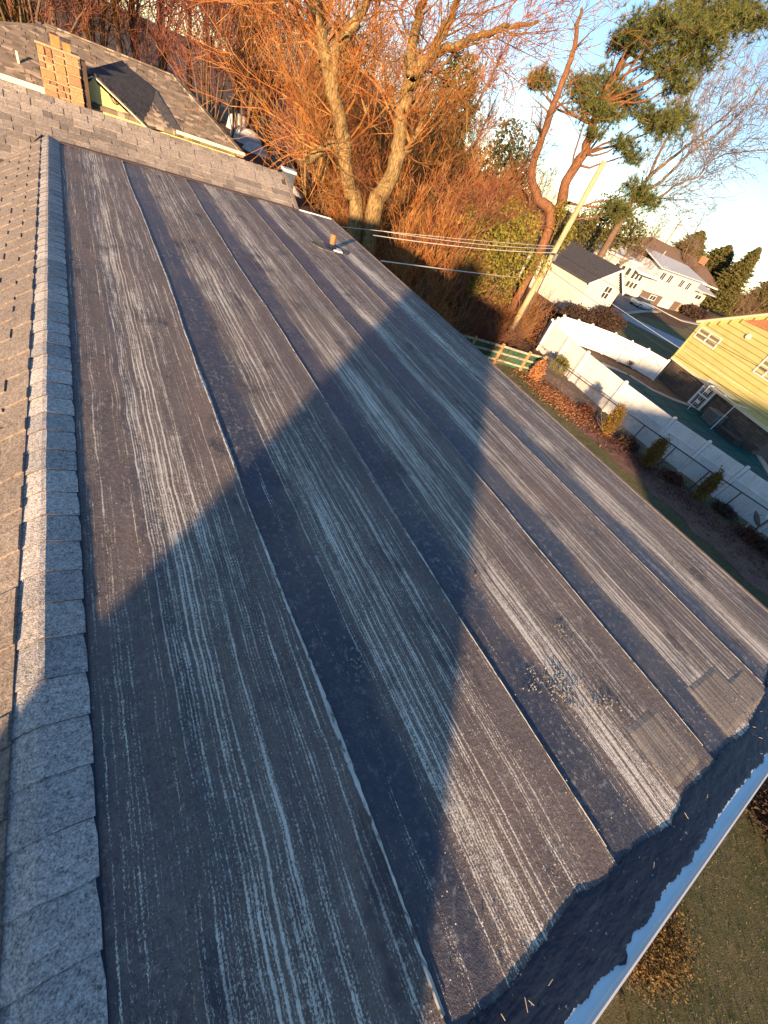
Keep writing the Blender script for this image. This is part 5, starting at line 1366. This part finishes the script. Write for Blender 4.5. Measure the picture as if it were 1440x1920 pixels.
for i, (p_, d, s, lab) in enumerate((((1300, 480), 140, 1.2, 'bare round tree behind the two broad conifers'), ((1430, 560), 110, .8, 'bare reddish tree above the yellow gable, right of the brown roof'), ((1400, 560), 128, .75, 'bare tree just left of the reddish one over the yellow gable'), ((1210, 470), 95, .85, 'bare tree behind the distant leaning pole'), ((1180, 470), 80, .8, 'bare brown tree over the white outbuilding'), ((1455, 590), 96, .8, 'bare tree at the right edge above the yellow roof'))):
    copy_tree('tall', i % 4, 'twig_brown', azd(p_, d), s, 'distant_bare_tree', lab, 'tree', None)

# ---- hedge and yard shrubs
def shrub(name, label, cat, c, r3, mat, n, size, group=None, seed=1, elong=1.0, tilt=None, shell=.55):
    rg = np.random.default_rng(seed); b = np.array([c[0], c[1], G]); t = thing(name, label, cat, tuple(b), group)
    T = leaves(rg, (c[0], c[1], G + r3[2]), r3, n, size, shell, elong=elong)
    if tilt is not None:
        z = (T[:, :, 2] - G); T[:, :, 0] += z * tilt[0]; T[:, :, 1] += z * tilt[1]
    tri_obj('foliage', T, MT[mat], t); sg = []
    for k in range(14):
        e = rg.normal(0, .5, 3) + np.array([0, 0, 1]); grow(rg, sg, b, e * np.array(r3) / r3[2], r3[2] * 1.1, .02, 1, .5, .1, (2, 3), 3, .006)
    obj('stems', seg_mesh('stems', sg, 3), MT['twig_brown'], t); return t
ap = lambda a, b: hitz(*z4(a, b), G)
for (q_, r3, lab, sd_, mt) in ((ap(700, 900), (.34, .34, .85), 'bronze arborvitae farthest from the satellite dish, first of three along the fence', 1, 'arb'),
                          (ap(880, 1045), (.34, .34, .82), 'bronze arborvitae in the middle of the three along the fence', 2, 'arb'),
                          (ap(1115, 1190), (.27, .27, .80), 'thin dark arborvitae nearest the satellite dish', 3, 'arb')):
    shrub('arborvitae', lab, 'shrub', q_, r3, mt, 2600, .045, 'arborvitae shrubs along the fence', sd_, 1.2, (-.0, .10), .5)
q_ = ap(380, 650); shrub('golden_grass_clump', 'orange dry shrub against the last post of the rail fence', 'shrub', q_, (.35, .35, .6), 'litter', 900, .06, None, 8, 2.5, None, .2)
q_ = ap(480, 620); shrub('small_green_shrub', 'low green shrub at the corner where the chain link fence starts', 'shrub', (q_[0], q_[1]), (.7, .6, .5), 'under_green', 1200, .06, None, 9)
for i, (a, b, s) in enumerate(((620, 800, .45), (800, 950, .5), (1000, 1105, .42), (1230, 1250, .45), (1340, 1370, .5), (1430, 1440, .6))):
    q_ = ap(a, b); shrub('dormant_bed_shrub', 'low purplish dormant shrub in the mulch bed', 'shrub', q_, (s * 1.3, s * 1.3, s * .45), ('redshrub', 'darkshrub')[i % 2], 700, .045, 'dormant shrubs in the mulch bed', 20 + i, 2.0, None, .2)
# spiky plant
q_ = ap(1005, 1095); sp_ = thing('spiky_plant', 'dark spiky rosette plant with a pale tip in the mulch bed', 'plant', tuple(q_)); rg = np.random.default_rng(4); T = []
for k in range(60):
    a = rg.uniform(0, 6.28); e = rg.uniform(.1, 1.2); L = rg.uniform(.25, .45); d = np.array([math.cos(a) * math.cos(e), math.sin(a) * math.cos(e), math.sin(e)]); s_ = np.array([-math.sin(a), math.cos(a), 0]) * .018
    T.append(np.array([[q_ - s_, q_ + s_, q_ + d * L]]))
tri_obj('leaves', T, MT['darkshrub'], sp_)
for (a, b, s, lab, mt) in ((735, 545, .55, 'small rust coloured shrub at the near side of the far fence', 'redshrub'), (808, 590, .38, 'small round dark red bush below the far fence', 'redshrub'), (640, 500, .35, 'wispy brown shrub at the left end of the far fence', 'darkshrub')):
    q_ = ap(a, b); shrub('yard_shrub', lab, 'shrub', q_, (s, s, s * .8), mt, 700, .05, None, int(a), 1.3)
for (a, b, s, lab) in ((560, 390, 1.3, 'dark clipped hedge bush left of the white cottage corner'), (690, 405, 1.55, 'dark clipped hedge bush right of the white cottage corner'), (500, 400, 1.0, 'low dark bush where the hedge meets the woods')):
    q_ = ap(a, b + 15); shrub('hedge_bush', lab, 'hedge', (q_[0] , q_[1]), (s * 1.3, s, s * .62), 'darkshrub', 4200, .10, None, int(a))
q_ = hitz(*z5(900, 548), G); shrub('round_front_bush', 'dark round bush in the pale bed before the split level house', 'shrub', q_, (3.6, 2.6, 1.0), 'darkshrub', 2600, .22, None, 51)
# bush by the roof foot and the purple one beyond
q_ = np.array([5.65, -3.05, G]); shrub('gold_brown_bush', 'round gold brown bush on the lawn just below the roof edge', 'shrub', q_, (.68, .68, .60), 'boxleaf', 20000, .018, None, 61, 1.1, None, .35)
rg = np.random.default_rng(62); sg = []
for k in range(60):
    a = rg.uniform(0, 6.28); p_ = q_ + np.array([math.cos(a) * .3, math.sin(a) * .3, .35]); grow(rg, sg, p_, rg.normal(0, .7, 3) + np.array([0, 0, .4]), .35, .008, 1, .6, 0, (1, 3), 3, .004, .7, .3)
tag(obj('bush_twigs', seg_mesh('bush_twigs', sg, 3), MT['twig_grey'], bpy.data.objects['gold_brown_bush']), 'pale twigs curling over the top of the bush')
q_ = hitz(1436, 1560, G); shrub('purple_bush', 'dark purple bush on the lawn at the right edge of the picture', 'shrub', (q_[0] + .1, q_[1]), (.55, .75, .4), 'darkshrub', 3000, .04, None, 63)
q_ = hitz(1432, 1390 - 60, G) if False else hitz(1436, 1010 + 60, G)

# leaves and litter
rg = np.random.default_rng(77)
def litter(name, label, cx, cy, sx, sy, n_, mat, size, z=.03):
    P = np.stack([rg.normal(cx, sx, n_), rg.normal(cy, sy, n_), G + z + rg.random(n_) * .05], 1)
    a = rg.normal(0, 1, (n_, 3)) * [1, 1, .35]; a /= np.linalg.norm(a, axis=1, keepdims=True); b = np.cross(a, rg.normal(0, 1, (n_, 3)) * [.3, .3, 1]); b /= np.linalg.norm(b, axis=1, keepdims=True)
    s = size * rg.uniform(.5, 1.4, (n_, 1)); T = np.stack([P - a * s, P + a * s, P + b * s * .8], 1)
    o = tri_obj(name, T, MT[mat]); tag(o, label, None, None, 'stuff'); return o
litter('fallen_leaves', 'drift of orange fallen leaves in the bed by the rail fence', 20.9, 12.2, .6, 1.5, 5000, 'litter', .05)
litter('bed_litter', 'brown twigs and leaves over the mulch bed', 21.9, 6, .7, 4.5, 6000, 'redshrub', .05)
litter('wood_litter', 'brown leaf litter under the trees', 22, 22, 5, 5, 7000, 'twig_red', .08)
# grass tufts near the house
n_ = 90000; P_ = np.stack([rg.uniform(5, 22, n_), rg.uniform(-6, 16, n_), np.full(n_, G + .01)], 1)
d = rg.normal(0, .5, (n_, 3)) + [0, 0, 1]; d /= np.linalg.norm(d, axis=1, keepdims=True); s_ = np.cross(d, rg.normal(0, 1, (n_, 3))); s_ /= np.linalg.norm(s_, axis=1, keepdims=True)
L_ = rg.uniform(.04, .10, (n_, 1)); T = np.stack([P_ - s_ * .0045, P_ + s_ * .0045, P_ + d * L_ * .7], 1)
keep_ = (T[:, 0, 0] < 20.0 + .0 * T[:, 0, 1]); MT['grass'] = leaf('winter_grass', (.08, .10, .045), (.14, .14, .07), (.19, .17, .10))
tag(tri_obj('grass_tufts', T[keep_], MT['grass']), 'short patchy winter grass on the lawn', None, None, 'stuff')

# ---- shaded slope behind the roof: old snow patches, bins and pale stones
for i, (a, b, d, s) in enumerate(((462, 240, 40, 1.0), (480, 268, 38, .8), (540, 345, 30, .8), (450, 215, 44, .8))):
    c = hitd(a, b, d); rg2 = random.Random(i)
    pts = [(c[0] + s * 1.1 * math.cos(t) * rg2.uniform(.7, 1.2), c[1] + s * .8 * math.sin(t) * rg2.uniform(.7, 1.2)) for t in np.linspace(0, 6.28, 13)[:-1]]
    # a low snow covered bank standing on the rising ground
    V = []; F = []; g_ = G + slope(c[0], c[1]) - .1; tp_ = max(c[2], g_ + .35)
    for k, f in enumerate((1.0, .8, .45, .0)):
        for p_ in pts: V.append((c[0] + (p_[0] - c[0]) * f, c[1] + (p_[1] - c[1]) * f, (g_, tp_ - .25, tp_ - .02, tp_ + .05)[k]))
    for k in range(3):
        for j in range(12): F.append((k * 12 + j, k * 12 + (j + 1) % 12, (k + 1) * 12 + (j + 1) % 12, (k + 1) * 12 + j))
    o = obj('snow_bank', np_mesh('snow_bank', V, F, True), MT['snow']); tag(o, 'grey white snow mound in the shade behind the roof', 'snow bank', 'snow banks behind the roof')
bb = hitd(541, 322, 27); bt = thing('blue_bin', 'pale blue lidded bin standing in the shade below the orange brush', 'bin', (bb[0], bb[1], G))
g_ = G + slope(bb[0], bb[1]) - .05
MB().box((bb[0], bb[1], (g_ + bb[2]) / 2), (.5, .5, bb[2] - g_)).build('bin_body', pm('dark_blue_bin', (.05, .07, .1), (.08, .11, .15), 4), bt)
MB().box((bb[0], bb[1] - .02, bb[2] + .06), (.62, .6, .12)).build('lid', pm('pale_blue_lid', (.45, .62, .72), (.5, .68, .78), 4), bt)

relabel()
for o in bpy.data.objects:
    if o.name.split('.')[0] in ('branches', 'foliage', 'needles', 'stems', 'twigs', 'leaves') and o.parent is not None: o['kind'] = 'stuff'
